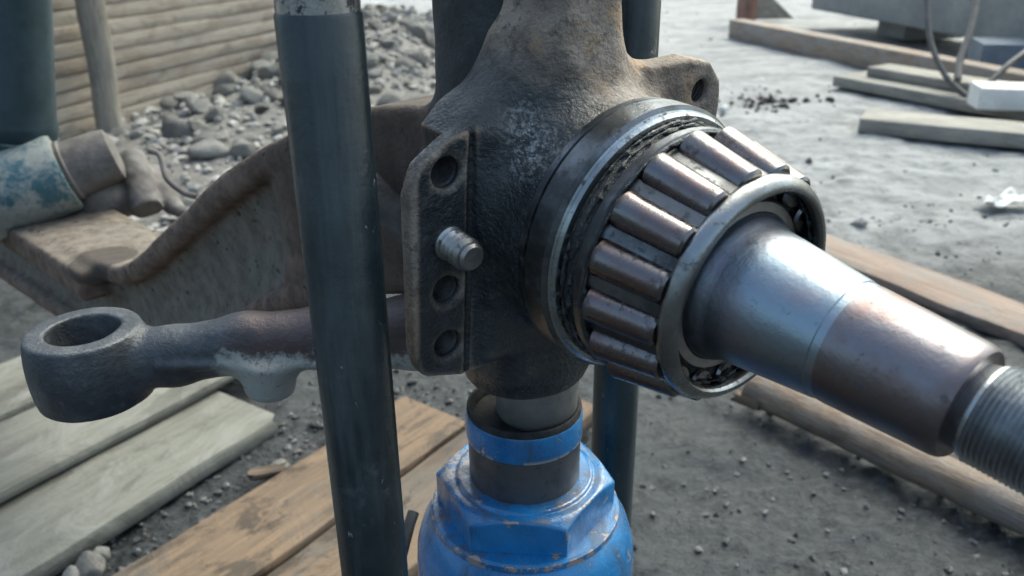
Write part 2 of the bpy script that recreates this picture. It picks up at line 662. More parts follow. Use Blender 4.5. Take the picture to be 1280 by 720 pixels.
def m_arm():
    m = MT('bare_forged_steel')
    x, y, z = m.sep()
    n1 = m.noise(35, 6, 0.65)
    n2 = m.noise(160, 5, 0.7)
    c = m.mix(m.step(n1, 0.35, 0.7), (0.040, 0.045, 0.052), (0.085, 0.092, 0.10))
    c = m.mix(m.mul(m.step(n2, 0.55, 0.72), 0.5), c, (0.15, 0.15, 0.155))
    # towards the root: brown scale, then old white paint on the lower side
    k = m.mul(x, m.mul(m.mul(n1, 0.05), -0.025, 'ADD'), 'ADD')
    brown = m.step(k, 0.085, 0.105)
    c = m.mix(m.mul(brown, 0.8), c, (0.105, 0.072, 0.066))
    wz = m.mul(m.mul(z, -1.0), m.mul(m.mul(n2, 0.03), m.mul(n1, 0.02), 'ADD'), 'ADD')
    white = m.mul(m.step(k, 0.083, 0.091), m.step(wz, 0.0125, 0.0185))
    c = m.mix(m.mul(white, 0.9), c, (0.37, 0.37, 0.335))
    c = m.mix(m.mul(m.step(m.noise(300, 4, 0.7), 0.6, 0.68), m.mul(white, 0.6)), c, (0.09, 0.08, 0.075))
    return m.out(c, m.mixf(white, 0.48, 0.8), 0.35, [(n1, 0.0011), (n2, 0.0009), (m.noise(420, 3, 0.6), 0.0004)], spec=0.5)


def m_simple(name, a, b, scale, rough=0.8, metal=0.0, bd=0.001, spot=None, rnd=False, spec=0.4):
    m = MT(name)
    if rnd: m.rndco(17)
    n1 = m.noise(scale, 6, 0.65)
    n2 = m.noise(scale * 5, 5, 0.7)
    c = m.mix(m.step(n1, 0.35, 0.68), a, b)
    c = m.mix(m.mul(m.step(n2, 0.5, 0.7), 0.35), c, tuple(q * 0.5 for q in a))
    if spot:
        col, sc, lo = spot
        c = m.mix(m.step(m.noise(sc, 6, 0.75), lo - 0.03, lo + 0.14), c, col)
    return m.out(c, rough, metal, [(n1, bd), (n2, bd * 0.4)], spec=spec)


def m_stone():
    m = MT('grey_rubble')
    rnd = m.rndco(17)
    n1 = m.noise(2.2, 5, 0.65)
    n2 = m.noise(9, 5, 0.7)
    c = m.mix(rnd, (0.22, 0.215, 0.20), (0.48, 0.475, 0.455))
    c = m.mix(m.mul(m.step(n1, 0.42, 0.64), 0.6), c, (0.30, 0.285, 0.26))
    c = m.mix(m.mul(m.step(n2, 0.5, 0.7), 0.4), c, (0.12, 0.11, 0.10))
    return m.out(c, 0.9, 0, [(n1, 0.10), (n2, 0.03)], spec=0.25)


MAT = dict(
    holedark=m_simple('shade_dark_thread_steel', (0.02, 0.02, 0.02), (0.075, 0.073, 0.07), 120, 0.45, 0.3, 0.001),  # shade inside the drilled holes, painted as a dark thread colour
    blueband=m_blue('worn_blue_band', (0.3798, 0.3832)),
    cup=m_simple('dark_cup', (0.02, 0.021, 0.022), (0.05, 0.05, 0.048), 60, 0.8, 0, 0.001, spec=0.15),  # dull dark tone for the saddle cup and its rim
    soil=m_soil(), cast=m_cast(), black=m_black_paint(), blue=m_blue(), axle=m_axle(), arm=m_arm(),
    spindle=m_steel('turned_spindle_steel', (0.245, 0.30, 0.345), (0.25, 0.24, 0.275), (0.33, 0.46), 0.08),
    journal=m_steel('heat_tinted_steel', (0.20, 0.185, 0.195), (0.18, 0.135, 0.13), (0.30, 0.46), 0.2),
    thread=m_steel('threaded_steel', (0.40, 0.42, 0.44), (0.26, 0.27, 0.28), (0.28, 0.42), 0.2, ring=False),
    roller=m_steel('oily_roller_steel', (0.17, 0.16, 0.162), (0.17, 0.122, 0.118), (0.20, 0.34), 0.4, ring=False, gcol=(0.022, 0.018, 0.018)),
    cage=m_steel('cage_steel', (0.15, 0.155, 0.16), (0.07, 0.071, 0.073), (0.28, 0.44), 0.6, ring=False),
    cagering=m_steel('worn_cage_ring', (0.30, 0.31, 0.31), (0.20, 0.20, 0.195), (0.22, 0.36), 0.3, ring=False),
    race=m_steel('race_steel', (0.40, 0.38, 0.36), (0.30, 0.28, 0.27), (0.3, 0.42), 0.2),
    seal=m_steel('greasy_seal_ring', (0.16, 0.17, 0.18), (0.07, 0.075, 0.08), (0.25, 0.42), 0.45),
    lip=m_steel('bright_ring_edge', (0.38, 0.41, 0.42), (0.22, 0.235, 0.24), (0.22, 0.36), 0.45),
    grease=m_simple('black_grease', (0.008, 0.010, 0.011), (0.03, 0.034, 0.036), 160, 0.25, 0, 0.002, spec=0.6),
    pin=m_steel('kingpin_steel', (0.27, 0.265, 0.25), (0.20, 0.195, 0.185), (0.45, 0.6), 0.1, metal=0.6),
    chrome=m_steel('pitted_chrome', (0.50, 0.50, 0.48), (0.36, 0.36, 0.35), (0.22, 0.38), 0.65),
    ram=m_steel('oily_ram_steel', (0.12, 0.12, 0.125), (0.07, 0.07, 0.075), (0.36, 0.5), 0.3, metal=0.6),
    boss=m_simple('sooty_dark_iron', (0.022, 0.026, 0.029), (0.042, 0.047, 0.05), 30, 0.6, 0, 0.002),
    stud=m_steel('rusty_stud_steel', (0.40, 0.40, 0.39), (0.25, 0.24, 0.225), (0.30, 0.45), 0.4, ring=False, metal=0.9),
    teal=m_simple('dark_teal_paint', (0.010, 0.024, 0.030), (0.02, 0.042, 0.05), 16, 0.36, 0, 0.0008, spot=((0.12, 0.16, 0.17), 40, 0.66)),
    eye=m_simple('worn_blue_white_paint', (0.17, 0.18, 0.17), (0.25, 0.255, 0.235), 14, 0.4, 0, 0.001, spot=((0.03, 0.085, 0.105), 30, 0.46)),
    bracket=m_simple('dusty_bracket_iron', (0.075, 0.064, 0.06), (0.15, 0.14, 0.13), 25, 0.75, 0, 0.002),
    palewood=m_wood('weathered_pale_wood', (0.135, 0.133, 0.115), (0.175, 0.173, 0.15), (0.10, 0.096, 0.082), 0.45, 0.5, (0.085, 0.08, 0.07), bumpd=0.001, mud=0.8, mudcol=(0.20, 0.20, 0.18), stain=0.5),
    orangewood=m_wood('oily_orange_plank', (0.115, 0.085, 0.062), (0.19, 0.132, 0.088), (0.12, 0.08, 0.055), 0.95, 0.6, (0.05, 0.046, 0.045), mud=0.6, mudcol=(0.11, 0.10, 0.088), stain=0.9),
    dustwood=m_wood('dusty_tan_plank', (0.20, 0.145, 0.115), (0.27, 0.205, 0.165), (0.14, 0.105, 0.085), 0.45, 0.6, (0.13, 0.12, 0.11), mud=0.7, mudcol=(0.20, 0.185, 0.17), stain=0.6),
    barkwood=m_wood('dirty_brown_pole', (0.19, 0.135, 0.10), (0.33, 0.25, 0.185), (0.10, 0.07, 0.055), 0.5, 1.2, (0.08, 0.072, 0.07), bumpd=0.006, mud=0.6, mudcol=(0.24, 0.225, 0.21)),
    greywood=m_wood('grey_old_board', (0.22, 0.21, 0.185), (0.34, 0.32, 0.28), (0.12, 0.11, 0.10), 0.3),
    brownwood=m_wood('brown_old_board', (0.24, 0.185, 0.145), (0.34, 0.275, 0.22), (0.16, 0.12, 0.095), 0.3, mud=0.6, mudcol=(0.30, 0.285, 0.27)),
    redwood=m_wood('faded_red_post', (0.24, 0.115, 0.085), (0.33, 0.19, 0.145), (0.13, 0.07, 0.055), 0.3),
    slat=m_wood('dirty_tan_slat', (0.26, 0.23, 0.19), (0.34, 0.305, 0.26), (0.20, 0.17, 0.135), 0.45, 0.35, (0.16, 0.125, 0.10), bumpd=0.003, mud=0.5, mudcol=(0.20, 0.15, 0.115), stain=0.5),
    polewood=m_wood('bleached_pole', (0.20, 0.18, 0.15), (0.31, 0.285, 0.24), (0.12, 0.10, 0.08), 0.5),
    concrete=m_simple('grey_concrete', (0.24, 0.245, 0.235), (0.32, 0.32, 0.305), 6, 0.9, 0, 0.002),
    stone=m_stone(),
    rubble=m_simple('fine_rubble', (0.20, 0.19, 0.175), (0.38, 0.37, 0.35), 14, 0.9, 0, 0.002),
    chip=m_simple('dark_gravel', (0.03, 0.031, 0.032), (0.15, 0.148, 0.145), 45, 0.85, 0, 0.001),
    rubber=m_simple('grey_cable_rubber', (0.07, 0.068, 0.065), (0.12, 0.115, 0.11), 30, 0.6, 0, 0.0005),
    white=m_simple('dusty_white', (0.58, 0.57, 0.54), (0.70, 0.69, 0.66), 12, 0.8, 0, 0.002),
    bluebox=m_simple('faded_blue_grey', (0.12, 0.15, 0.18), (0.18, 0.21, 0.24), 8, 0.7, 0, 0.002),
    debris=m_simple('black_debris', (0.02, 0.018, 0.016), (0.05, 0.045, 0.04), 20, 0.9, 0, 0.002),
    plate=m_simple('dark_plate_steel', (0.03, 0.033, 0.036), (0.06, 0.062, 0.065), 20, 0.6, 0.2, 0.001),
)


# ---------------------------------------------------------------- ground
def heap(x, y):
    return 0.24 * np.exp(-(((x + 0.72) / 0.42) ** 2 + ((y - 4.35) / 1.15) ** 2)) + 0.05 * np.exp(-(((x + 0.95) / 0.5) ** 2 + ((y - 3.0) / 0.6) ** 2))


def ground_z(x, y):
    P = np.stack([x, y, np.zeros_like(x)], 1)
    w = np.exp(-np.maximum(0, y - 2.5) / 3)
    lump = fbm(P, 9.0, 3, 5)
    fine = fbm(P, 34.0, 3, 9)
    return 0.018 * fbm(P, 1.7, 3, 2) + w * (0.009 * lump + 0.009 * fine) + heap(x, y) - 0.012


def axis_pts(lo, hi, step, far, grow=1.22):
    a = list(np.arange(lo, hi, step))
    s, p = step, a[-1]
    while p < far[1]:
        s *= grow
        p += s
        a.append(p)
    s, p = step, a[0]
    while p > far[0]:
        s *= grow
        p -= s
        a.insert(0, p)
    return np.array(a)


gx = axis_pts(-1.4, 2.2, 0.0095, (-90, 90))
gy = axis_pts(0.4, 3.4, 0.0085, (-60, 140), 1.06)
GX, GY = np.meshgrid(gx, gy, indexing='ij')
gz = ground_z(GX.ravel(), GY.ravel())
nx, ny = len(gx), len(gy)
me = bpy.data.meshes.new('ground')
I = (np.arange(nx - 1)[:, None] * ny + np.arange(ny - 1)[None]).ravel()
Fq = np.stack([I, I + ny, I + ny + 1, I + 1], 1)
me.vertices.add(nx * ny)
me.vertices.foreach_set('co', np.stack([GX.ravel(), GY.ravel(), gz], 1).ravel())
me.loops.add(Fq.size)
me.loops.foreach_set('vertex_index', Fq.ravel())
me.polygons.add(len(Fq))
me.polygons.foreach_set('loop_start', np.arange(len(Fq)) * 4)
me.polygons.foreach_set('use_smooth', np.ones(len(Fq), bool))
me.update()
me.validate()
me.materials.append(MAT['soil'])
ground = bpy.data.objects.new('ground', me)
COL.objects.link(ground)
tag(ground, 'oily soil near by with truck shade painted into its colour, paler dusty yard beyond', kind='structure')


# ---------------------------------------------------------------- planks
def plank_mesh(L, Wd, T, seed, n=26, wob=0.004, rnd=0.006, taper=0.0, ragged=0.0, roundness=None):
    """board along local x, standing on z=0, worn edges"""
    r = np.random.default_rng(seed)
    c = []
    r_ = min(rnd, T * 0.45)
    for sx, sy in ((1, 1), (-1, 1), (-1, -1), (1, -1)):
        a0 = {(1, 1): 0, (-1, 1): 90, (-1, -1): 180, (1, -1): 270}[(sx, sy)]
        for da in (0, 45, 90):
            a = rad(a0 + da)
            c.append((sx * (Wd / 2 - r_) + r_ * math.cos(a), sy * (T / 2 - r_) + r_ * math.sin(a)))
        # one extra vertex on the long faces so that they are not perfectly flat
    c = np.array(c)
    m = len(c)
    V, Fs = [], []
    for i in range(n + 1):
        x = -L / 2 + L * i / n
        q = np.stack([np.full(m, x), c[:, 0], c[:, 1]], 1)
        o = np.stack([fbm(q + seed * 3.1, 5.0, 3, seed + 50 + k) for k in range(2)], 1)
        o2 = fbm(np.array([[x + seed, 0, 0]]), 2.0, 2, seed)[0]
        dx = 0
        if i in (0, n) and ragged:
            dx = r.uniform(-ragged, ragged, m)
        s = 1 - taper * i / n
        V.extend(np.stack([q[:, 0] + dx, q[:, 1] * s + o[:, 0] * wob + o2 * wob, q[:, 2] * s + o[:, 1] * wob * 0.7 + T / 2], 1))
    for i in range(n):
        for k in range(m):
            k2 = (k + 1) % m
            Fs.append((i * m + k, (i + 1) * m + k, (i + 1) * m + k2, i * m + k2))
    Fs.append(tuple(range(m)))
    Fs.append(tuple(n * m + k for k in range(m - 1, -1, -1)))
    return V, Fs


def plank(name, label, cat, p0, p1, Wd, T, z, mat, seed, group=None, tilt=0.0, pitch=0.0, parent=None, **kw):
    p0, p1 = np.asarray(p0, float)[:2], np.asarray(p1, float)[:2]
    L = float(np.linalg.norm(p1 - p0))
    V, Fs = plank_mesh(L, Wd, T, seed, **kw)
    o = obj(name, V, Fs, MAT[mat], parent, True, 40)
    c = (p0 + p1) / 2
    o.location = (c[0], c[1], z)
    o.rotation_euler = (tilt, pitch, math.atan2(p1[1] - p0[1], p1[0] - p0[0]))
    if label: tag(o, label, cat, group)
    return o


dP = nrm([0.56, 0.83])                       # direction of the pale boards
nP = np.array([-dP[1], dP[0]])
a0 = gp(350, 535)[:2] - dP * 0.01
plank('pale_board', 'pale weathered board on the dark soil, nearest of the pale boards at lower left', 'board',
      a0 - dP * 1.1 + nP * 0.08, a0 + nP * 0.08, 0.17, 0.030, -0.006, 'palewood', 3, 'pale boards at lower left', n=60, wob=0.007, rnd=0.009, ragged=0.008)
b0 = gp(250, 490, 0.038)[:2]
plank('pale_board', 'pale board lying on the lower board, its dark front edge running below the arm eye', 'board',
      b0 - dP * 1.1 + nP * 0.08, b0 + dP * 0.17 + nP * 0.08, 0.17, 0.020, 0.026, 'palewood', 8, 'pale boards at lower left', n=60, wob=0.007, rnd=0.009, ragged=0.008)
plank('pale_board', 'pale board farthest back of the boards at lower left, under the axle beam', 'board',
      b0 - dP * 1.0 + nP * 0.25, b0 + dP * 0.12 + nP * 0.25, 0.165, 0.03, 0.018, 'palewood', 15, 'pale boards at lower left', n=60, wob=0.007, rnd=0.009, ragged=0.008)
plank('support_block', 'weathered squared timber under the rear pale boards', 'timber',
      b0 - dP * 0.9 + nP * 0.26, b0 + dP * 0.05 + nP * 0.26, 0.12, 0.024, -0.006, 'palewood', 16, n=20)
dO = nrm([0.60, 0.80])
nO = np.array([-dO[1], dO[0]])
o0 = gp(450, 628, 0.03)[:2]
plank('orange_plank', 'orange-brown oily plank between the dark gravel and the black rod', 'plank',
      o0 - dO * 0.75 + nO * 0.068, o0 + dO * 0.215 + nO * 0.068, 0.128, 0.03, 0.0, 'orangewood', 21, 'orange planks under the jack', n=60, wob=0.005, rnd=0.006, ragged=0.006)
plank('orange_plank', 'orange-brown plank nearest the blue jack, behind the foot of the black rod', 'plank',
      o0 - dO * 0.8 - nO * 0.066, o0 + dO * 0.36 - nO * 0.066, 0.126, 0.03, 0.001, 'orangewood', 29, 'orange planks under the jack', n=60, wob=0.005, rnd=0.006, ragged=0.006)

# ground things on the right
p0, p1 = gp(1010, 300)[:2], gp(1285, 405)[:2]
dd = nrm(p1 - p0)
plank('tan_plank', 'wide dusty tan plank flat on the ground behind the spindle', 'plank', p0 - dd * 0.15, p1 + dd * 0.6, 0.13, 0.03, -0.020, 'dustwood', 33, n=60, wob=0.009, rnd=0.011)
q0, q1 = gp(926, 508)[:2], gp(1290, 682)[:2]
dd = nrm(q1 - q0)
nq = np.array([-dd[1], dd[0]])
def pole_mesh(L, r, seed, n=80, m=16):
    V, Fs = [], []
    for i in range(n + 1):
        x = -L / 2 + L * i / n
        for k in range(m):
            a = 2 * math.pi * k / m
            V.append((x, math.cos(a), math.sin(a)))
    V = np.array(V)
    P = V * np.array([1, r, r])
    d = 1 + 0.16 * fbm(P + seed, 9.0, 3, seed) + 0.07 * fbm(P * np.array([1, 1, 1]) + seed, 38.0, 3, seed + 5)
    bend = fbm(np.stack([V[:, 0], 0 * V[:, 0], 0 * V[:, 0]], 1) + seed, 2.2, 2, seed + 9)
    P = np.stack([P[:, 0] + 0.012 * fbm(V * 1.0 + seed, 2.0, 2, seed + 3) * (np.abs(V[:, 0]) > L / 2 - 1e-6), P[:, 1] * d + 0.008 * bend, P[:, 2] * d + r], 1)
    for i in range(n):
        for k in range(m):
            k2 = (k + 1) % m
            Fs.append((i * m + k, (i + 1) * m + k, (i + 1) * m + k2, i * m + k2))
    Fs.append(tuple(range(m)))
    Fs.append(tuple(n * m + k for k in range(m - 1, -1, -1)))
    return P, Fs


c0, c1 = q0 + nq * 0.026, q1 + nq * 0.026 + dd * 0.35
V, Fs = pole_mesh(float(np.linalg.norm(c1 - c0)), 0.029, 41)
o = obj('brown_pole', V, Fs, MAT['barkwood'], None, True, 50)
o.location = ((c0[0] + c1[0]) / 2, (c0[1] + c1[1]) / 2, -0.004)
o.rotation_euler = (0, 0, math.atan2(dd[1], dd[0]))
tag(o, 'dirty brown round pole on dark soil below the spindle', 'pole')
q = gp(930, 508)[:2]
plank('orange_splinter', 'small orange broken splinter at the end of the brown pole', 'splinter', q + (-0.012, 0.012), q + (0.016, -0.016), 0.014, 0.018, 0.004, 'orangewood', 44, n=6, wob=0.004, ragged=0.006)


# ---------------------------------------------------------------- slatted wall on the left
wd = nrm([0.357, 0.934])
wn = np.array([wd[1], -wd[0]])              # faces the camera
w0 = np.array([-1.47, 2.98])
wall = thing('slatted_wall', 'dirty tan wall of narrow horizontal slats behind the stone heap', 'wall', (w0[0], w0[1], 0))
wl = (w0 - wd * 1.3, w0 + wd * 1.42)
for k in range(30):
    V, Fs = plank_mesh(2.72, 0.022, 0.0505, 60 + k, n=40, wob=0.0035, rnd=0.0045)
    o = obj('slat', V, Fs, MAT['slat'], wall, True, 40)
    c = (wl[0] + wl[1]) / 2 - w0
    off = rng.uniform(-0.004, 0.004)
    o.location = (c[0] + wn[0] * off, c[1] + wn[1] * off, 0.01 + k * 0.0515)
    o.rotation_euler = (rng.uniform(-0.06, 0.06), rng.uniform(-0.0015, 0.0015), math.atan2(wd[1], wd[0]))
V, Fs = plank_mesh(2.70, 0.01, 1.54, 59, n=8, wob=0.0, rnd=0.002)
o = obj('backing_board', V, Fs, MAT['brownwood'], wall, True, 40)
c = (wl[0] + wl[1]) / 2 - w0 - wn * 0.026
o.location = (c[0], c[1], 0.0)
o.rotation_euler = (0, 0, math.atan2(wd[1], wd[0]))
mb = MB()
for t in (0.1, 1.4, 2.6):
    c = wl[0] + wd * t - wn * 0.066
    mb.lathe([(0.03, 0), (0.03, 1.6)], 8, o=(c[0] - w0[0], c[1] - w0[1], 0))
mb.build('backing_post', MAT['polewood'], wall)
pb = gp(146, 172)[:2] 
V, Fs = plank_mesh(1.7, 0.085, 0.075, 97, n=30, wob=0.012, rnd=0.03)
pole = obj('wooden_pole', V, Fs, MAT['polewood'], None, True, 50)
tag(pole, 'bleached upright pole standing in front of the slatted wall', 'pole')
px_top = at(116, 0, float((gp(146, 172) - CAM) @ _F) * 0.93)
ax = nrm(px_top - np.array([pb[0], pb[1], 0]))
yv = nrm(np.cross((0, 0, 1), ax)) if abs(ax[2]) < 0.999 else np.array([0, 1, 0])
zv = np.cross(ax, yv)
ctr = np.array([pb[0], pb[1], -0.05]) + ax * 0.85
pole.matrix_world = Matrix(((ax[0], yv[0], zv[0], ctr[0]), (ax[1], yv[1], zv[1], ctr[1]), (ax[2], yv[2], zv[2], ctr[2]), (0, 0, 0, 1)))


# ---------------------------------------------------------------- stones
def stone_mesh(seed, sub=3, flat=0.72):
    bm = bmesh.new()
    bmesh.ops.create_icosphere(bm, subdivisions=sub, radius=1.0)
    P = np.array([v.co[:] for v in bm.verts])
    r = np.random.default_rng(seed)
    for k in range(11):                       # knock flats off the ball
        n = nrm(r.normal(size=3))
        h = r.uniform(0.58, 0.85)
        ex = np.maximum(P @ n - h, 0)
        P = P - 0.9 * ex[:, None] * n
    P = P * (1 + 0.10 * fbm(P + seed * 7.7, 1.6, 3, seed))[:, None]
    Q = P * np.array([1.2, r.uniform(0.8, 1.1), flat * r.uniform(0.8, 1.25)])
    for v, q in zip(bm.verts, Q): v.co = q
    me = bpy.data.meshes.new('stone')
    bm.to_mesh(me)
    bm.free()
    me.polygons.foreach_set('use_smooth', [True] * len(me.polygons))
    me.materials.append(MAT['stone'])
    return me


SM = [stone_mesh(100 + i) for i in range(14)]
wall_line = lambda x, y: (np.array([x, y]) - w0) @ wn
placed = 0
tries = 0
while placed < 290 and tries < 9000:
    tries += 1
    if placed < 225:
        x, y = rng.uniform(-1.4, -0.15), rng.uniform(2.0, 5.4)
    else:
        x, y = rng.uniform(-0.9, -0.25), rng.uniform(4.2, 7.4)
    if wall_line(x, y) < 0.06 and y < 4.4: continue
    if y < 2.6 and rng.random() < 0.65: continue
    size = 0.52 * rng.choice([rng.uniform(0.035, 0.06), rng.uniform(0.06, 0.095), rng.uniform(0.09, 0.13)], p=[0.3, 0.42, 0.28])
    o = bpy.data.objects.new('stone', SM[placed % 14])
    COL.objects.link(o)
    z = ground_z(np.array([x]), np.array([y]))[0]
    o.location = (x, y, z + size * 0.28)
    o.scale = (size,) * 3
    o.rotation_euler = (rng.uniform(-0.5, 0.5), rng.uniform(-0.5, 0.5), rng.uniform(0, 6.3))
    tag(o, 'grey stone in the rubble heap beside the slatted wall', 'stone', 'stones in the rubble heap by the slatted wall')
    placed += 1
for (px, py, s, lab) in ((112, 706, 0.020, 'pale grey stone beside the pale board at the bottom edge'), (128, 688, 0.011, 'small pale stone just above the larger one at the bottom edge'),
                         (348, 578, 0.014, 'pale pebble on the dark gravel between pale board and orange plank'), (88, 716, 0.012, 'small stone nearest the lower left corner')):
    p = gp(px, py, 0.01)
    o = bpy.data.objects.new('pebble', SM[rng.integers(10)])
    COL.objects.link(o)
    o.location = (p[0], p[1], 0.004)
    o.scale = (s,) * 3
    o.rotation_euler = (0.2, 0.3, rng.uniform(0, 6))
    tag(o, lab, 'stone')
p = gp(335, 588, 0.01)
plank('wood_fragment', 'pinkish wood fragment on the dark gravel beside the orange plank', 'wood fragment', p[:2] - (0.022, 0.006), p[:2] + (0.022, 0.008), 0.022, 0.012, 0.0, 'orangewood', 47, n=6, ragged=0.006)


def scatter(name, label, n, fn, size, seed, mat):
    r = np.random.default_rng(seed)
    bm = bmesh.new()
    bmesh.ops.create_icosphere(bm, subdivisions=1, radius=1.0)
    base = np.array([v.co[:] for v in bm.verts])
    fc = np.array([[v.index for v in f.verts] for f in bm.faces])
    bm.free()
    V, Fs = [], []
    XY = fn(r, n)
    Z = ground_z(XY[:, 0].copy(), XY[:, 1].copy())
    for i in range(len(XY)):
        s = size[0] * (size[1] / size[0]) ** (r.random() ** 2.2)
        q = base * (1 + r.uniform(-0.35, 0.35, (len(base), 1))) * r.uniform(0.55, 1.1, 3) * s
        a = r.uniform(0, 6.3)
        c, sn = math.cos(a), math.sin(a)
        q = np.stack([q[:, 0] * c - q[:, 1] * sn, q[:, 0] * sn + q[:, 1] * c, q[:, 2] * 0.75], 1)
        q += (XY[i, 0], XY[i, 1], Z[i] + s * 0.25)
        V.append(q)
        Fs.append(fc + i * len(base))
    o = obj(name, np.concatenate(V), np.concatenate(Fs), MAT[mat], None, False)
    return tag(o, label, kind='stuff')


def near_xy(r, n):
    y = 0.62 + 1.5 * r.random(n) ** 1.3
    x = r.uniform(-0.62, 0.85, n) * (0.55 + 0.5 * y)
    return np.stack([x, y], 1)


def heap_xy(r, n):
    x = np.clip(np.where(r.random(n) < 0.75, r.uniform(-1.6, 0.0, n), r.normal(-0.1, 0.38, n)), -1.7, 1.4)
    y = r.uniform(1.6, 7.0, n)
    k = np.array([(wall_line(a, b) > 0.03) or b > 4.4 for a, b in zip(x, y)])
    return np.stack([x, y], 1)[k]


def yard_xy(r, n):
    return np.stack([r.uniform(0.2, 3.2, n), r.uniform(1.6, 7, n)], 1)


scatter('dark_gravel', 'fine dark gravel strewn over the dark soil', 4200, near_xy, (0.0010, 0.0065), 1, 'chip')
def gap_xy(r, n):
    t = r.uniform(-0.5, 0.35, n)
    k = r.uniform(-0.10, 0.16, n)
    c = gp(330, 600)[:2]
    return np.stack([c[0] + dP[0] * t - nP[0] * k, c[1] + dP[1] * t - nP[1] * k], 1)


scatter('gap_gravel', 'dark grit in the gap between the pale board and the orange plank', 1500, gap_xy, (0.0015, 0.009), 14, 'chip')
scatter('heap_gravel', 'small grey gravel between the heaped stones', 6500, heap_xy, (0.009, 0.030), 2, 'rubble')
scatter('yard_gravel', 'scattered small stones on the pale yard', 420, yard_xy, (0.002, 0.012), 3, 'chip')

# ---------------------------------------------------------------- far right: boards, slab, cables, litter
a, b = gp(1072, 166)[:2], gp(1285, 188)[:2]
e = nrm(b - a)
nn = np.array([-e[1], e[0]])
plank('grey_board', 'grey board with shaded front edge, nearest of the boards at upper right', 'board', a + nn * 0.09, b + nn * 0.09 + e * 0.5, 0.18, 0.05, 0.0, 'greywood', 71, 'boards at upper right', n=24)
a, b = gp(1040, 108)[:2], gp(1285, 155)[:2]
e = nrm(b - a)
nn = np.array([-e[1], e[0]])
plank('grey_board', 'grey board at upper right, lower one of the stacked pair', 'board', a + nn * 0.12, b + nn * 0.12 + e * 0.4, 0.24, 0.045, 0.0, 'greywood', 73, 'boards at upper right', n=24)
plank('grey_board', 'grey board at upper right, upper one of the stacked pair', 'board', a + nn * 0.17 + e * 0.09, b + nn * 0.17 + e * 0.4, 0.15, 0.04, 0.046, 'greywood', 75, 'boards at upper right', n=24)
a, b = gp(910, 46)[:2], gp(1255, 122)[:2]
e = nrm(b - a)
nn = np.array([-e[1], e[0]])
plank('brown_rail', 'long brown timber rail lying on the yard behind the stacked boards', 'timber', a + nn * 0.05, b + nn * 0.05 + e * 0.5, 0.10, 0.11, -0.01, 'brownwood', 77, n=30)
V, Fs = plank_mesh(0.5, 0.11, 0.09, 79, n=10)
o = obj('red_post', V, Fs, MAT['redwood'], None, True, 40)
c = gp(930, 32)
o.location = (c[0], c[1] + 0.12, 0.25)
o.rotation_euler = (0, rad(90), 0.3)
tag(o, 'faded red upright post stub at the far end of the brown rail', 'post')
c = gp(962, 28)
mb = MB()
mb.add([(-0.13, 0, 0), (0.17, 0.02, 0.0), (0.03, 0.09, 0.13), (-0.12, 0.08, 0.17), (-0.13, 0.03, 0), (0.17, 0.05, 0.0), (0.03, 0.12, 0.13), (-0.12, 0.11, 0.17)],
       [(0, 1, 2, 3), (7, 6, 5, 4), (0, 4, 5, 1), (1, 5, 6, 2), (2, 6, 7, 3), (3, 7, 4, 0)])
o = mb.build('pale_offcut', MAT['palewood'])
o.location = (c[0], c[1], 0.02)
tag(o, 'pale wedge-shaped offcut leaning beside the red post', 'offcut')
# raised concrete slab on two blocks
a, b = gp(985, 34)[:2], gp(1262, 98)[:2]
e = nrm(b - a)
nn = np.array([-e[1], e[0]])
slab = thing('concrete_slab', 'grey concrete slab raised on blocks in the top right corner', 'slab', (a[0], a[1], 0))
def slabbox(name, p0, p1, Wd, T, z, seed):
    V, Fs = plank_mesh(float(np.linalg.norm(p1 - p0)), Wd, T, seed, n=16, wob=0.006, rnd=0.015)
    o = obj(name, V, Fs, MAT['concrete'], slab, True, 40)
    c = (p0 + p1) / 2 - a
    o.location = (c[0], c[1], z)
    o.rotation_euler = (0, 0, math.atan2(e[1], e[0]))
slabbox('slab_panel', a + nn * 0.45, b + nn * 0.45 + e * 1.2, 0.6, 0.5, 0.105, 81)
slabbox('support_block', a + nn * 0.5 + e * 0.5, a + nn * 0.5 + e * 0.75, 0.4, 0.11, 0.0, 83)
slabbox('support_block', a + nn * 0.5 + e * 2.3, a + nn * 0.5 + e * 2.6, 0.4, 0.11, 0.0, 84)
c = gp(1262, 108)
plank('blue_crate', 'blue-grey box half hidden behind the boards at the right edge', 'box', c[:2] + (-0.06, 0.22), c[:2] + (0.35, 0.12), 0.22, 0.16, 0.0, 'bluebox', 85, n=6)
c = gp(1222, 158)
plank('white_block', 'dusty white block lying across the boards at the right edge', 'block', c[:2] + (0.02, 0.10), c[:2] + (0.42, 0.02), 0.13, 0.075, 0.05, 'white', 87, n=8, wob=0.008)
def cable(pts, r, label):
    base = pts[-1]
    mb = MB()
    mb.tube([p - base for p in bez(pts, 40)], r, 8)
    o = mb.build('cable', MAT['rubber'])
    o.location = tuple(base)
    tag(o, label, 'cable', 'cables at upper right')
kz = at(1212, 124, 3.15)
cable([at(1158, -30, 3.3), at(1162, 45, 3.25), at(1182, 95, 3.2), kz], 0.011, 'thin grey cable, left of the cables hanging over the boards')
cable([at(1226, -30, 3.3), at(1214, 35, 3.22), at(1200, 75, 3.18), at(1197, 100, 3.14)], 0.014, 'thick dark cable hanging straight in front of the concrete slab')
cable([at(1300, 52, 3.2), at(1262, 80, 3.14), at(1232, 108, 3.12), at(1213, 122, 3.10)], 0.011, 'dark cable running up to the right edge from the knot')
cable([at(1300, 134, 3.05), at(1268, 137, 3.04), at(1235, 134, 3.06), at(1208, 118, 3.08)], 0.012, 'grey cable lying across the white block')
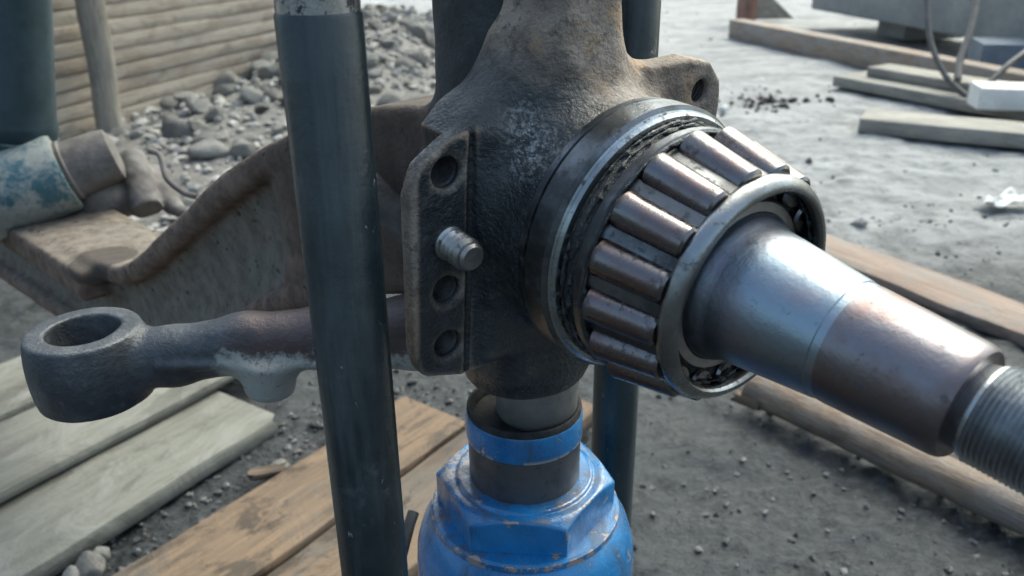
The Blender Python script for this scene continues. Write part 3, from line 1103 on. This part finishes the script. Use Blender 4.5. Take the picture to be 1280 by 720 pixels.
# litter
c = gp(1256, 256)
bm = bmesh.new()
bmesh.ops.create_grid(bm, x_segments=14, y_segments=10, size=0.5)
P = np.array([v.co[:] for v in bm.verts])
h = np.abs(fbm(P + 3, 3.2, 3, 5)) * 0.8 + 0.03
V = np.stack([P[:, 0] * 0.13 + 0.02 * h, P[:, 1] * 0.07, h * 0.065], 1)
Fs = [[v.index for v in f.verts] for f in bm.faces]
bm.free()
o = obj('paper_scrap', V, Fs, MAT['white'], None, True, 25)
sm = o.modifiers.new('thick', 'SOLIDIFY'); sm.thickness = 0.002
o.location = (c[0], c[1], 0.004)
tag(o, 'crumpled white paper scrap on the pale ground at the right edge', 'litter')
c = gp(905, 140)
o = bpy.data.objects.new('white_pebble', SM[3].copy())
o.data.materials[0] = MAT['white']
COL.objects.link(o)
o.location = (c[0], c[1], 0.012)
o.scale = (0.022, 0.02, 0.02)
tag(o, 'tiny white pebble beside the right lug of the knuckle', 'stone')
def debris_xy(r, n):
    c = np.array([gp(px, py)[:2] for px, py in zip(r.normal(962, 32, n), r.normal(124, 7, n))])
    return c
scatter('leaf_litter', 'dark scraps and leaf litter on the pale yard', 90, debris_xy, (0.006, 0.026), 9, 'debris')

# ---------------------------------------------------------------- kingpin frame
Kx, Ky = 0.0064, 0.4336
K0 = np.array([Kx, Ky, 0.5701])
d_ = nrm([0.60222, -0.79290, -0.09295])
u_ = nrm(np.cross((0, 0, 1), d_))
v_ = np.cross(d_, u_)
BAS = (u_, v_, d_)
Zl = np.array([u_[2], v_[2], d_[2]])          # world up in knuckle space


def loc(p):
    q = np.asarray(p, float) - K0
    return np.array([q @ u_, q @ v_, q @ d_])


# ---------------------------------------------------------------- axle beam
axle = thing('axle_beam', 'rusty muddy forged front axle beam curving down to the left', 'axle', (Kx, Ky, 0.43))
Ad = np.array([-0.722, 0.6919, 0.0])
An = np.array([-0.6919, -0.722, 0.0])
tt = np.array([-0.1, 0.0, 0.076, 0.159, 0.238, 0.362, 0.470, 0.53, 0.75, 1.0, 1.6])
zt = np.array([0.614, 0.614, 0.607, 0.577, 0.539, 0.462, 0.398, 0.382, 0.370, 0.360, 0.35]) - 0.058


def zc(t):
    # smooth interpolation
    ts = np.linspace(-0.1, 1.6, 400)
    zz = np.interp(ts, tt, zt)
    k = np.ones(25) / 25
    zz = np.convolve(np.pad(zz, 12, mode='edge'), k, 'valid')
    return np.interp(t, ts, zz), np.interp(t, ts, np.gradient(zz, ts))


def beam_sdf(T):
    # T: along the beam, across it, height
    t, q = T[:, 0], T[:, 1]
    z, sl = zc(t)
    p = (T[:, 2] - z) / np.sqrt(1 + sl * sl)
    H, B, Wb, Fl = 0.056, 0.038, 0.020, 0.021
    grow = np.clip((t - 0.12) / 0.1, 0, 1)
    a = np.abs(q) - (B * (0.85 + 0.15 * grow)) + 0.005
    b = np.abs(p) - H + 0.005
    box = np.hypot(np.maximum(a, 0), np.maximum(b, 0)) + np.minimum(np.maximum(a, b), 0) - 0.005
    slope = np.clip((np.abs(p) - 0.012) / 0.03, 0, 1) * 0.006          # draft of the forging
    rec = np.maximum(Wb + slope + (1 - grow) * 0.05 - np.abs(q), np.abs(p) - (H - Fl))
    f = smax(box, -rec, 0.011)
    f = np.maximum(f, np.maximum(t - 1.35, -0.02 - t))
    pad = s_box(np.stack([t - 0.92, q, T[:, 2] - 0.356], 1), (0, 0, 0), (0.36, 0.058, 0.017), 0.006)
    f = smin(f, pad, 0.012)
    boss = np.maximum(np.hypot(t, q) - 0.0435, np.maximum(T[:, 2] - .78, .555 - T[:, 2]))
    f = smin(f, boss, 0.014)
    return f + 0.0010 * fbm(T, 45, 2, 3)


V, Q = nets(beam_sdf, (-0.06, -0.075, 0.20), (1.37, 0.075, 0.80), 0.0042)
_z, _s = zc(V[:, 0])
_p = (V[:, 2] - _z) / np.sqrt(1 + _s * _s)
WEB = np.clip((0.036 - np.abs(V[:, 1])) / 0.006, 0, 1) * np.clip((0.040 - np.abs(_p)) / 0.010, 0, 1)
V = np.array([Kx, Ky, 0.0]) + V[:, :1] * Ad + V[:, 1:2] * An + V[:, 2:] * np.array([0, 0, 1.0])
Q = Q[:, ::-1] if np.dot(np.cross(Ad, An), (0, 0, 1)) < 0 else Q
R0 = np.array([Kx, Ky, 0.43])
# the boss itself is oily black: split by radius
r_ = np.hypot(V[:, 0] - Kx, V[:, 1] - Ky)
fm = (r_[Q].mean(1) < 0.049) & (V[Q][:, :, 2].mean(1) > 0.60)
def sub(V, Q, m):
    q = Q[m]
    ids, inv = np.unique(q, return_inverse=True)
    return V[ids], inv.reshape(q.shape), ids
for nm, mk, mt in (('beam', ~fm, 'axle'), ('kingpin_boss', fm, 'boss')):
    v2, q2, ids = sub(V, Q, mk)
    o = obj(nm, v2 - R0, q2, MAT[mt], axle)
    wa = o.data.attributes.new('web', 'FLOAT', 'POINT')
    wa.data.foreach_set('value', WEB[ids].astype(np.float32))
# material coordinates of the beam are relative to R0: fine, noise only

# ---------------------------------------------------------------- steering knuckle
kn = thing('steering_knuckle', 'greasy cast steering knuckle with spindle, drilled flange and stud', 'steering knuckle', K0, BAS)
left_plate = [(-.0875, .022), (-.0845, .031), (-.074, .038), (-.055, .041), (-.045, .041), (-.045, -.064), (-.066, -.0655), (-.0835, -.0600), (-.0858, -.052)]
right_plate = [(.040, .064), (.070, .0655), (.086, .0620), (.0955, .052), (.0985, .040), (.0985, -.03), (.088, -.06), (.040, -.07)]
shoulder = [(-.074, .046), (-.050, .060), (-.034, .078), (.008, .084), (.028, .072), (.046, .062), (.056, .054), (.05, -.05), (-.05, -.06)]
HOLES = [(-.0784, .0325), (-.0774, -.0250), (-.0766, -.0545), (.081, .0471), (.081, -.03)]


def knuckle_sdf(P):
    pl = s_ext(P, left_plate, .0365, .045, .0016, .010)
    pr = s_ext(P, right_plate, .030, .045, .0025)
    sh = s_ext(P, shoulder, .010, .043, .010)
    body = s_box(P, (-.006, -.010, .028), (.055, .064, .022), .010)
    boss = s_cyl(P, (0, 0, 0), (0, 0, 1), lambda t: .0585 + .05 * np.clip(t - .05, 0, .03), 0.0, .0785, .003)
    neck = s_box(P, (-.0100, .135, .033), (.0235, .10, .020), .012)
    low = s_cyl(P, (0, 0, 0), Zl, .0355, -.1165, -.06, .003)
    lowarm = s_box(P, (-.002, -.082, .012), (.037, .024, .032), .014)
    f = smin(body, boss, .016)
    f = smin(f, sh, .014)
    f = smin(f, neck, .026)
    f = smin(f, low, .012)
    f = smin(f, lowarm, .014)
    f = smin(f, pr, .005)
    f = smin(f, pl, .0028)
    # upper yoke arm back to the kingpin, above the picture
    f = smin(f, s_cyl(P, (0, 0, 0), Zl, .045, .17, .225, .004), .01)
    f = smin(f, s_box(P, (0, .20, .02), (.035, .026, .035), .012), .012)
    # groove beside the raised body, and drilled holes
    gr = s_box(P, (-.0655, -.012, .0475), (.0014, .062, .0045), .001)
    f = smax(f, -gr, .002)
    for hx, hy in HOLES:
        hr = .0072 if hx < 0 else .0062
        hole = np.maximum(np.hypot(P[:, 0] - hx, P[:, 1] - hy) - hr, np.maximum(P[:, 2] - .07, .015 - P[:, 2]))
        cs = np.maximum(np.hypot(P[:, 0] - hx, P[:, 1] - hy) - (hr + np.clip(P[:, 2] - .0435, 0, .01)), .0 - P[:, 2] + .043)
        f = smax(f, -np.minimum(hole, cs), .0008)
    # room for the axle boss between the yoke arms
    f = smax(f, -s_cyl(P, (0, 0, 0), Zl, .0428, -.004, .168, .002), .003)
    n1 = fbm(P, 60, 2, 31)
    return f + 0.0005 * n1


V, Q = nets(knuckle_sdf, (-.108, -.125, -.055), (.108, .235, .088), 0.00150)
obj('casting', V, Q, MAT['cast'], kn)
# threads inside the open holes
for hx, hy in HOLES[0:4]:
    mb = MB()
    prof = []
    for i in range(16):
        h = .0262 + i * .001
        prof.append(((.0071 if i % 2 else .0061) if hx < 0 else (.0061 if i % 2 else .0056), h))
    prof = prof[::-1]
    mb.lathe(prof, 24, o=(hx, hy, 0))
    o = mb.build('hole_thread', MAT['holedark'], kn)
    # open tube: drop the caps
    bm = bmesh.new(); bm.from_mesh(o.data)
    bmesh.ops.delete(bm, geom=[f for f in bm.faces if len(f.verts) > 4], context='FACES_ONLY')
    bm.to_mesh(o.data); bm.free()
# stud
sx, sy = -.0770, -.0005
mb = MB()
prof = [(.0082, .040), (.0096, .0445), (.0096, .0462), (.0086, .0468)]
for i in range(9):
    prof.append((.0090 if i % 2 else .0072, .0475 + i * .0016))
prof += [(.0078, .0612), (.0076, .0625), (.0062, .0640), (.0, .0641)]
mb.lathe([(r0 * 0.84, h0) for r0, h0 in prof], 32, o=(sx, sy, 0))
mb.build('stud', MAT['stud'], kn, 28)
# oil seal ring
mb = MB()
mb.lathe([(.0500, .074), (.0605, .0752), (.0625, .0765), (.0628, .0800), (.0616, .0805), (.0616, .0815), (.0632, .0820), (.0634, .0935), (.0612, .0950), (.050, .0952)], 160)
seal = mb.build('seal_ring', MAT['seal'], kn, 30)
mb = MB()
mb.lathe([(.050, .0940), (.0614, .0945), (.0617, .0958), (.0605, .0968), (.0612, .0974), (.0600, .0988), (.0585, .0990), (.050, .0990)], 160)
mb.build('bright_lip', MAT['lip'], seal, 30)
mb = MB()
mb.lathe([(.045, .097), (.0572, .0975), (.0566, .1045), (.0545, .1068), (.045, .1068)], 96)
mb.build('grease_band', MAT['grease'], seal)
# spindle: cone, journal, shoulder
mb = MB()
prof = [(.0330, .100), (.0330, .1460), (.0322, .1485), (.0306, .1510), (.0296, .1540), (.0290, .1590), (.0286, .1630)]
for i in range(14):
    s = .1645 + i * (.1950 - .1645) / 13
    prof.append((.0284 - (.0284 - .0246) * i / 13, s))
prof += [(.0245, .1955), (.0241, .1958), (.0240, .1992)]
mb.lathe(prof, 128)
sp = mb.build('spindle', MAT['spindle'], kn, 25)
mb = MB()
prof = [(.020, .1988), (.0241, .1990)]
for i in range(12):
    prof.append((.0241 - .0026 * i / 11, .2002 + i * (.2405 - .2002) / 11))
prof += [(.0209, .2428), (.0200, .2440), (.010, .2442)]
mb.lathe(prof, 128)
mb.build('journal', MAT['journal'], sp, 25)
mb = MB()
prof = [(.0155, .2435), (.0162, .2475), (.0172, .2485)]
for i in range(98):
    prof.append((.0181 if i % 2 else .0170, .2495 + i * .0009))
prof += [(.016, .3385), (.0, .3388)]
mb.lathe(prof, 96)
mb.build('thread', MAT['thread'], sp, 60)

# steering arm (forged, with tapered eye)
E = np.array([-0.256, 0.4476, 0.455])


def arm_sdf(P):
    eye = s_cyl(P, E, (0, 0, 1), lambda t: 0.0352 - 5.5 * (t + 0.002) ** 2, -0.0235, 0.0215, 0.0015)
    A = [(-0.245, 0.4480, 0.4530), (-0.205, 0.4490, 0.4570), (-0.160, 0.4490, 0.4650), (-0.110, 0.4500, 0.4680), (-0.060, 0.4470, 0.4720), (-0.01, 0.436, 0.478)]
    rs = [.0185, .0172, .0178, .0185, .021, .026]
    f = None
    for i in range(5):
        c = s_cap(P * np.array([1, 1, 1]), A[i], A[i + 1], rs[i], rs[i + 1])
        f = c if f is None else smin(f, c, .008)
    # flatten the sides into a forged rectangle-like section with a parting ridge
    f = smax(f, np.abs(P[:, 1] - 0.449) - 0.0165 - 0.05 * np.clip(P[:, 0] + 0.09, 0, 1), .006)
    ridge = s_box(P, (-0.14, 0.449, 0.4585), (0.07, 0.0178, 0.0022), .002)
    f = smin(f, ridge, .004)
    f = smin(f, eye, .010)
    bump = s_cyl(P, (-0.148, 0.443, 0.44), (0.1, 0, 1), lambda t: .0155 + .15 * t, -0.006, 0.02, .004)
    f = smin(f, bump, .008)
    hole = s_cyl(P, E, (0, 0, 1), lambda t: .0195 + .08 * t, -0.05, 0.05)
    f = smax(f, -hole, .0012)
    return f + 0.0005 * fbm(P, 55, 2, 8)


V, Q = nets(arm_sdf, (-0.30, 0.405, 0.418), (0.01, 0.49, 0.51), 0.0017)
Vl = np.stack([(V - K0) @ u_, (V - K0) @ v_, (V - K0) @ d_], 1)
arm = obj('steering_arm', V - E, Q, MAT['arm'], None)
# parent keeping world axes so that the material coordinates stay those of the arm
arm.parent = kn
bpy.context.view_layer.update()
arm.matrix_parent_inverse = kn.matrix_world.inverted()
arm.location = tuple(E)
arm['label'] = 'dark forged steering arm with tapered eye and old white paint at its root'
# steering stop bolt behind the flange
mb = MB()
c = loc(at(488, 262, .47)); c2 = loc(at(512, 285, .475))
dz = nrm(c2 - c); dx = nrm(np.cross(dz, (0.3, 1, 0))); dy = np.cross(dz, dx)
mb.lathe([(.004, -.03), (.0095, -.029), (.0105, -.026), (.0105, .03), (.0, .031)], 6, o=c, x=dx, y=dy, z=dz)
mb.build('stop_bolt', MAT['bracket'], kn, 30)

# ---------------------------------------------------------------- tapered roller bearing
br = thing('roller_bearing', 'oily tapered roller bearing seated on the spindle', 'bearing', K0, BAS)
mb = MB()
mb.lathe([(.0295, .100), (.049, .1035), (.0495, .110), (.0475, .112), (.0425, .1380), (.0400, .1385), (.0385, .1440), (.0374, .1452), (.0335, .1455), (.0328, .1440)], 96)
mb.build('inner_race', MAT['race'], br, 30)
NR, ANG0 = 16, 96.5
r_big, r_small, s_big, s_small = .0525, .0458, .1135, .1460
mb = MB()
mb.lathe([(.0480, .1060), (.0555, .1062), (.0576, .1072), (.0578, .1112), (.0560, .1126), (.0485, .1128)], 128, closed=True)
for k in range(NR):
    a = rad(ANG0 + 11.25 + 22.5 * k)
    V = []
    for (s, ri, ro, hw) in ((.1120, .0498, .0549, .0030), (.1485, .0432, .0482, .0026)):
        for rr, sg in ((ri, -1), (ri, 1), (ro, 1), (ro, -1)):
            ca, sa = math.cos(a), math.sin(a)
            V.append((rr * ca - sg * hw * sa, rr * sa + sg * hw * ca, s))
    mb.add(V, [(0, 1, 2, 3), (7, 6, 5, 4), (0, 4, 5, 1), (1, 5, 6, 2), (2, 6, 7, 3), (3, 7, 4, 0)])
cage = mb.build('cage', MAT['cage'], br, 35)
ring = []
for k in range(14):
    a = 2 * math.pi * k / 14
    ring.append((.0468 + .0034 * math.cos(a), .1500 + .0038 * math.sin(a) - .0016 * math.cos(a)))
mb = MB()
mb.lathe(ring, 128, closed=True)
mb.build('small_ring', MAT['cagering'], cage, 35)
rz = nrm((r_small - r_big, 0, s_small - s_big))
Lr = math.hypot(r_small - r_big, s_small - s_big)
mb = MB()
mb.lathe([(0, 0), (.0073, 0), (.0083, .0011), (.0074, Lr - .0012), (.0063, Lr), (0, Lr + .0002)], 40)
rp = None
for k in range(NR):
    a = rad(ANG0 + 22.5 * k)
    ca, sa = math.cos(a), math.sin(a)
    zx = np.array([rz[0] * ca, rz[0] * sa, rz[2]])
    ty = np.array([-sa, ca, 0])
    tx = np.cross(ty, zx)
    o_ = (r_big * ca, r_big * sa, s_big)
    if rp is None:
        rp = mb.build('roller', MAT['roller'], br, 40)
        ro = rp
    else:
        ro = rp.copy()
        COL.objects.link(ro)
        ro.parent = br
    ro.matrix_local = Matrix(((tx[0], ty[0], zx[0], o_[0]), (tx[1], ty[1], zx[1], o_[1]), (tx[2], ty[2], zx[2], o_[2]), (0, 0, 0, 1)))
# grease packed between the race and the cage ring
V, Fs = [], []
N1, N2 = 160, 10
for i in range(N1):
    a = 2 * math.pi * i / N1
    for j in range(N2):
        rr = .0375 + (.0455 - .0375) * j / (N2 - 1)
        V.append((rr * math.cos(a), rr * math.sin(a), .1415 + .0 * j))
V = np.array(V)
V[:, 2] += 0.0034 * fbm(V, 260, 3, 4) + 0.002 * fbm(V, 90, 2, 6)
for i in range(N1):
    for j in range(N2 - 1):
        i2 = (i + 1) % N1
        Fs.append((i * N2 + j, i * N2 + j + 1, i2 * N2 + j + 1, i2 * N2 + j))
obj('grease', V, Fs, MAT['grease'], br)
# beads of grease along the big rim
def bead(sa, rr, amp, seed):
    pts, rs = [], []
    for i in range(181):
        a = 2 * math.pi * i / 180
        c, s = math.cos(a), math.sin(a)
        nz = fbm(np.array([[c * 2, s * 2, seed]]), 3.0, 3, seed)[0]
        n2_ = fbm(np.array([[c * 2, s * 2, seed + 9]]), 9.0, 2, seed)[0]
        pts.append(((rr + nz * .0008) * c, (rr + nz * .0008) * s, sa + n2_ * .0012))
        rs.append(max(.0002, amp * (0.55 + 1.1 * n2_)))
    mb = MB()
    mb.tube(pts, rs, 8, cap=False)
    return mb.build('grease_bead', MAT['grease'], br)
bead(.1005, .0575, .0014, 3)
bead(.1038, .0570, .0013, 23)
bead(.1128, .0568, .0010, 6)
bead(.1475, .0434, .0010, 12)

# ---------------------------------------------------------------- kingpin
kp = np.array([Kx + 0.0075, Ky - 0.001, 0.4285])
pin = thing('kingpin', 'dull steel kingpin end between the knuckle and the blue jack', 'kingpin', kp)
mb = MB()
mb.lathe([(.018, -.004), (.0232, -.003), (.0245, .000), (.0245, .016), (.0240, .0162), (.0240, .05), (.0, .05)], 64)
mb.build('shank', MAT['pin'], pin)
mb = MB()
mb.lathe([(.0243, .0165), (.0256, .0168), (.0256, .0285), (.0243, .0290)], 64)
mb.build('bush_collar', MAT['pin'], pin)

# ---------------------------------------------------------------- bottle jack
jk = thing('bottle_jack', 'blue chipped bottle jack pressing up against the kingpin', 'jack', (Kx, Ky, 0.030))
def jl(prof): return [(r, h - 0.030) for r, h in prof]
mb = MB()
mb.lathe(jl([(.062, .030), (.080, .030), (.082, .034), (.082, .048), (.078, .052), (.071, .056), (.0705, .300), (.0705, .318), (.0695, .330), (.0660, .342), (.0610, .3505), (.0585, .3530), (.040, .3535)]), 96)
mb.build('cylinder_body', MAT['blue'], jk, 30)
mb = MB()
mb.lathe(jl([(.040, .3495), (.0585, .3500), (.0597, .3515), (.0597, .3560), (.0580, .3572), (.040, .3574)]), 96)
col_ = mb.build('collar_ring', MAT['blue'], jk, 30)
# hexagonal gland nut with chamfered top corners
Rh, zb, zt_ = .0565, .3565, .3800
def hex_sdf(P):
    f = np.full(len(P), -1e9)
    for k in range(6):
        a = rad(-35.5 + 60 * k)
        f = np.maximum(f, P[:, 0] * math.cos(a) + P[:, 1] * math.sin(a) - Rh * math.cos(rad(30)))
    r = np.hypot(P[:, 0], P[:, 1])
    f = np.maximum(f, np.maximum(P[:, 2] - (zt_ - .03), (zb - .03) - P[:, 2]))
    ch = (r - .0490) * 0.5 + (P[:, 2] - (zt_ - .030)) * 0.866
    f = smax(f, ch, .0012)
    ringf = np.maximum(r - .0425, np.maximum(P[:, 2] - (zt_ - .030 + .0015), .33 - P[:, 2]))
    f = np.minimum(f, ringf)
    return np.maximum(f, .032 - r)
V, Q = nets(hex_sdf, (-.062, -.062, .318), (.062, .062, .356), 0.00125)
obj('gland_nut', V, Q, MAT['blue'], jk)
mb = MB()
mb.lathe(jl([(.020, .360), (.0342, .362), (.0344, .4145), (.0335, .4146)]), 80)
ram = mb.build('ram', MAT['ram'], jk)
mb = MB()
mb.lathe(jl([(.0334, .4147), (.0332, .424), (.0, .4250)]), 64)
mb.build('saddle_cup', MAT['cup'], ram)
mb = MB()
mb.lathe(jl([(.0330, .4095), (.0349, .4098), (.0354, .4105), (.0354, .4255), (.0347, .4270), (.0325, .4272), (.0315, .4200)]), 80)
mb.build('blue_band', MAT['blueband'], ram)
mb = MB()
mb.lathe(jl([(.0300, .4220), (.0346, .4265), (.0346, .4300), (.0341, .4308), (.0326, .4308), (.0306, .4265)]), 80, closed=True)
mb.build('rim', MAT['cup'], ram)
mb = MB()
for (px_, py_, R_) in ((775, 712, .0085),):
    c = np.array([.047, -.054, .255])
    z_ = nrm((.047, -.054, 0.55 * 0.07)); x_ = nrm(np.cross((0, 0, 1), z_)); y_ = np.cross(z_, x_)
    mb.lathe([(.012, -.012), (.012, .004), (.0100, .006), (.0085, .012), (.0, .0128)], 24, o=c, x=x_, y=y_, z=z_)
mb.build('filler_plug', MAT['blue'], jk)
# pump socket and base foot (below the picture)
mb = MB()
mb.lathe([(.018, .0), (.018, .10), (.012, .105), (.012, .15)], 24, o=(-.085, -.01, .0))
mb.build('pump', MAT['blue'], jk)
mb = MB()
jb = np.array([Kx, Ky, 0.030])
mb.tube([at(517, 640, .585) - jb, at(511, 658, .58) - jb, at(500, 700, .57) - jb, at(490, 760, .565) - jb], .0042, 8)
mb.build('pump_link', MAT['plate'], jk)

# ---------------------------------------------------------------- press rods
def press_rod(x, y, zsplit, label, r):
    t = thing('press_rod', label, 'rod', (x, y, 0.035), group='upright rods of the press')
    mb = MB()
    mb.lathe([(r - .001, 0), (r, .001), (r, zsplit - .0365), (r - .0008, zsplit - .035), (r - .003, zsplit - .035)], 64)
    mb.build('sleeve', MAT['black'], t)
    mb = MB()
    mb.lathe([(r - .0007, zsplit - .04), (r - .0007, .86 - .035)], 64)
    mb.build('chrome_shank', MAT['chrome'], t)
    return t
press_rod(-0.07096, 0.3290, 0.6675, 'thick black rod with chrome top standing in front of the axle', 0.0165)
press_rod(0.0762, 0.5382, 0.80, 'black rod behind the bearing and the knuckle neck, farther of the two', 0.0168)
V, Fs = plank_mesh(0.42, 0.17, 0.03, 201, n=8, wob=0.0, rnd=0.004)
o = obj('press_plate', V, Fs, MAT['plate'], None, True, 40)
o.location = (Kx - 0.004, Ky, 0.0)
o.rotation_euler = (0, 0, math.atan2(0.5382 - 0.3290, 0.0762 + 0.07096))
tag(o, 'dark steel base plate under the blue jack and both black rods', 'plate')

# ---------------------------------------------------------------- shock absorber on the axle
b0_, b1_ = at(24, 172, 1.0), at(6, -150, 0.90)
sh = thing('shock_absorber', 'dark teal shock absorber with worn blue and white lower eye', 'shock absorber', at(40, 240, 1.0))
L0 = np.array(sh.location)
z_ = nrm(b1_ - b0_); x_ = nrm(np.cross((0, 1, 0), z_)); y_ = np.cross(z_, x_)
mb = MB()
mb.lathe([(.030, -.004), (.0405, .0), (.0425, .006), (.0420, .020), (.0405, .024), (.0405, .42)], 64, o=b0_ - L0, x=x_, y=y_, z=z_)
mb.build('tube', MAT['teal'], sh)
mb = MB()
mb.lathe([(.026, -.030), (.033, -.010), (.0385, -.004), (.0425, -.001), (.0425, .001)], 64, o=b0_ - L0, x=x_, y=y_, z=z_)
mb.build('bottom_cap', MAT['eye'], sh)
e0, e1 = at(-45, 262, 0.97), at(84, 214, 1.0)
ez = nrm(e1 - e0); ex = nrm(np.cross((0, 1, 0), ez)); ey = np.cross(ez, ex)
Le = float(np.linalg.norm(e1 - e0))
mb = MB()
mb.lathe([(.030, 0), (.0455, .001), (.0470, .004), (.0470, Le - .006), (.0450, Le - .001), (.030, Le)], 64, o=e0 - L0, x=ex, y=ey, z=ez)
mb.build('eye', MAT['eye'], sh)
mb = MB()
mb.lathe([(.020, Le - .002), (.036, Le - .001), (.037, Le + .004), (.0345, Le + .006), (.033, Le + .045), (.031, Le + .056), (.020, Le + .060), (.0, Le + .060)], 40, o=e0 - L0, x=ex, y=ey, z=ez)
mb.build('mounting_pin', MAT['bracket'], sh)

# bracket and bent hose on the beam beside the shock
bk = at(150, 232, 1.03)
def br_sdf(P):
    f = smin(s_cap(P, at(120, 250, 1.04), at(190, 232, 1.09), .030, .026), s_cap(P, at(190, 232, 1.09), at(222, 262, 1.06), .024, .010), .012)
    a_, b_ = at(165, 205, 1.06), at(185, 262, 1.04)
    f = smin(f, s_cyl(P, a_, b_ - a_, .019, -0.01, 0.07, .002), .006)
    f = smax(f, -s_cap(P, at(150, 222, 1.0), at(178, 240, 1.0), .016, .014), .006)
    return f + 0.004 * fbm(P, 40, 3, 12)


V, Q = nets(br_sdf, bk - np.array([.22, .16, .16]), bk + np.array([.2, .16, .14]), 0.003)
o = obj('spring_bracket', V - bk, Q, MAT['bracket'])
o.location = tuple(bk)
tag(o, 'lumpy dusty bracket on the axle beam beside the shock absorber eye', 'bracket')
mb = MB()
hb = at(205, 190, 1.02)
mb.tube([p - hb for p in bez([at(186, 188, 1.0), at(200, 195, 1.0), at(208, 222, 0.99), at(228, 240, .98), at(246, 246, .98)], 24)], .0035, 8)
o = mb.build('bent_wire', MAT['bracket'])
o.location = tuple(hb)
tag(o, 'thin bent grey wire hanging over the bracket on the axle', 'wire')
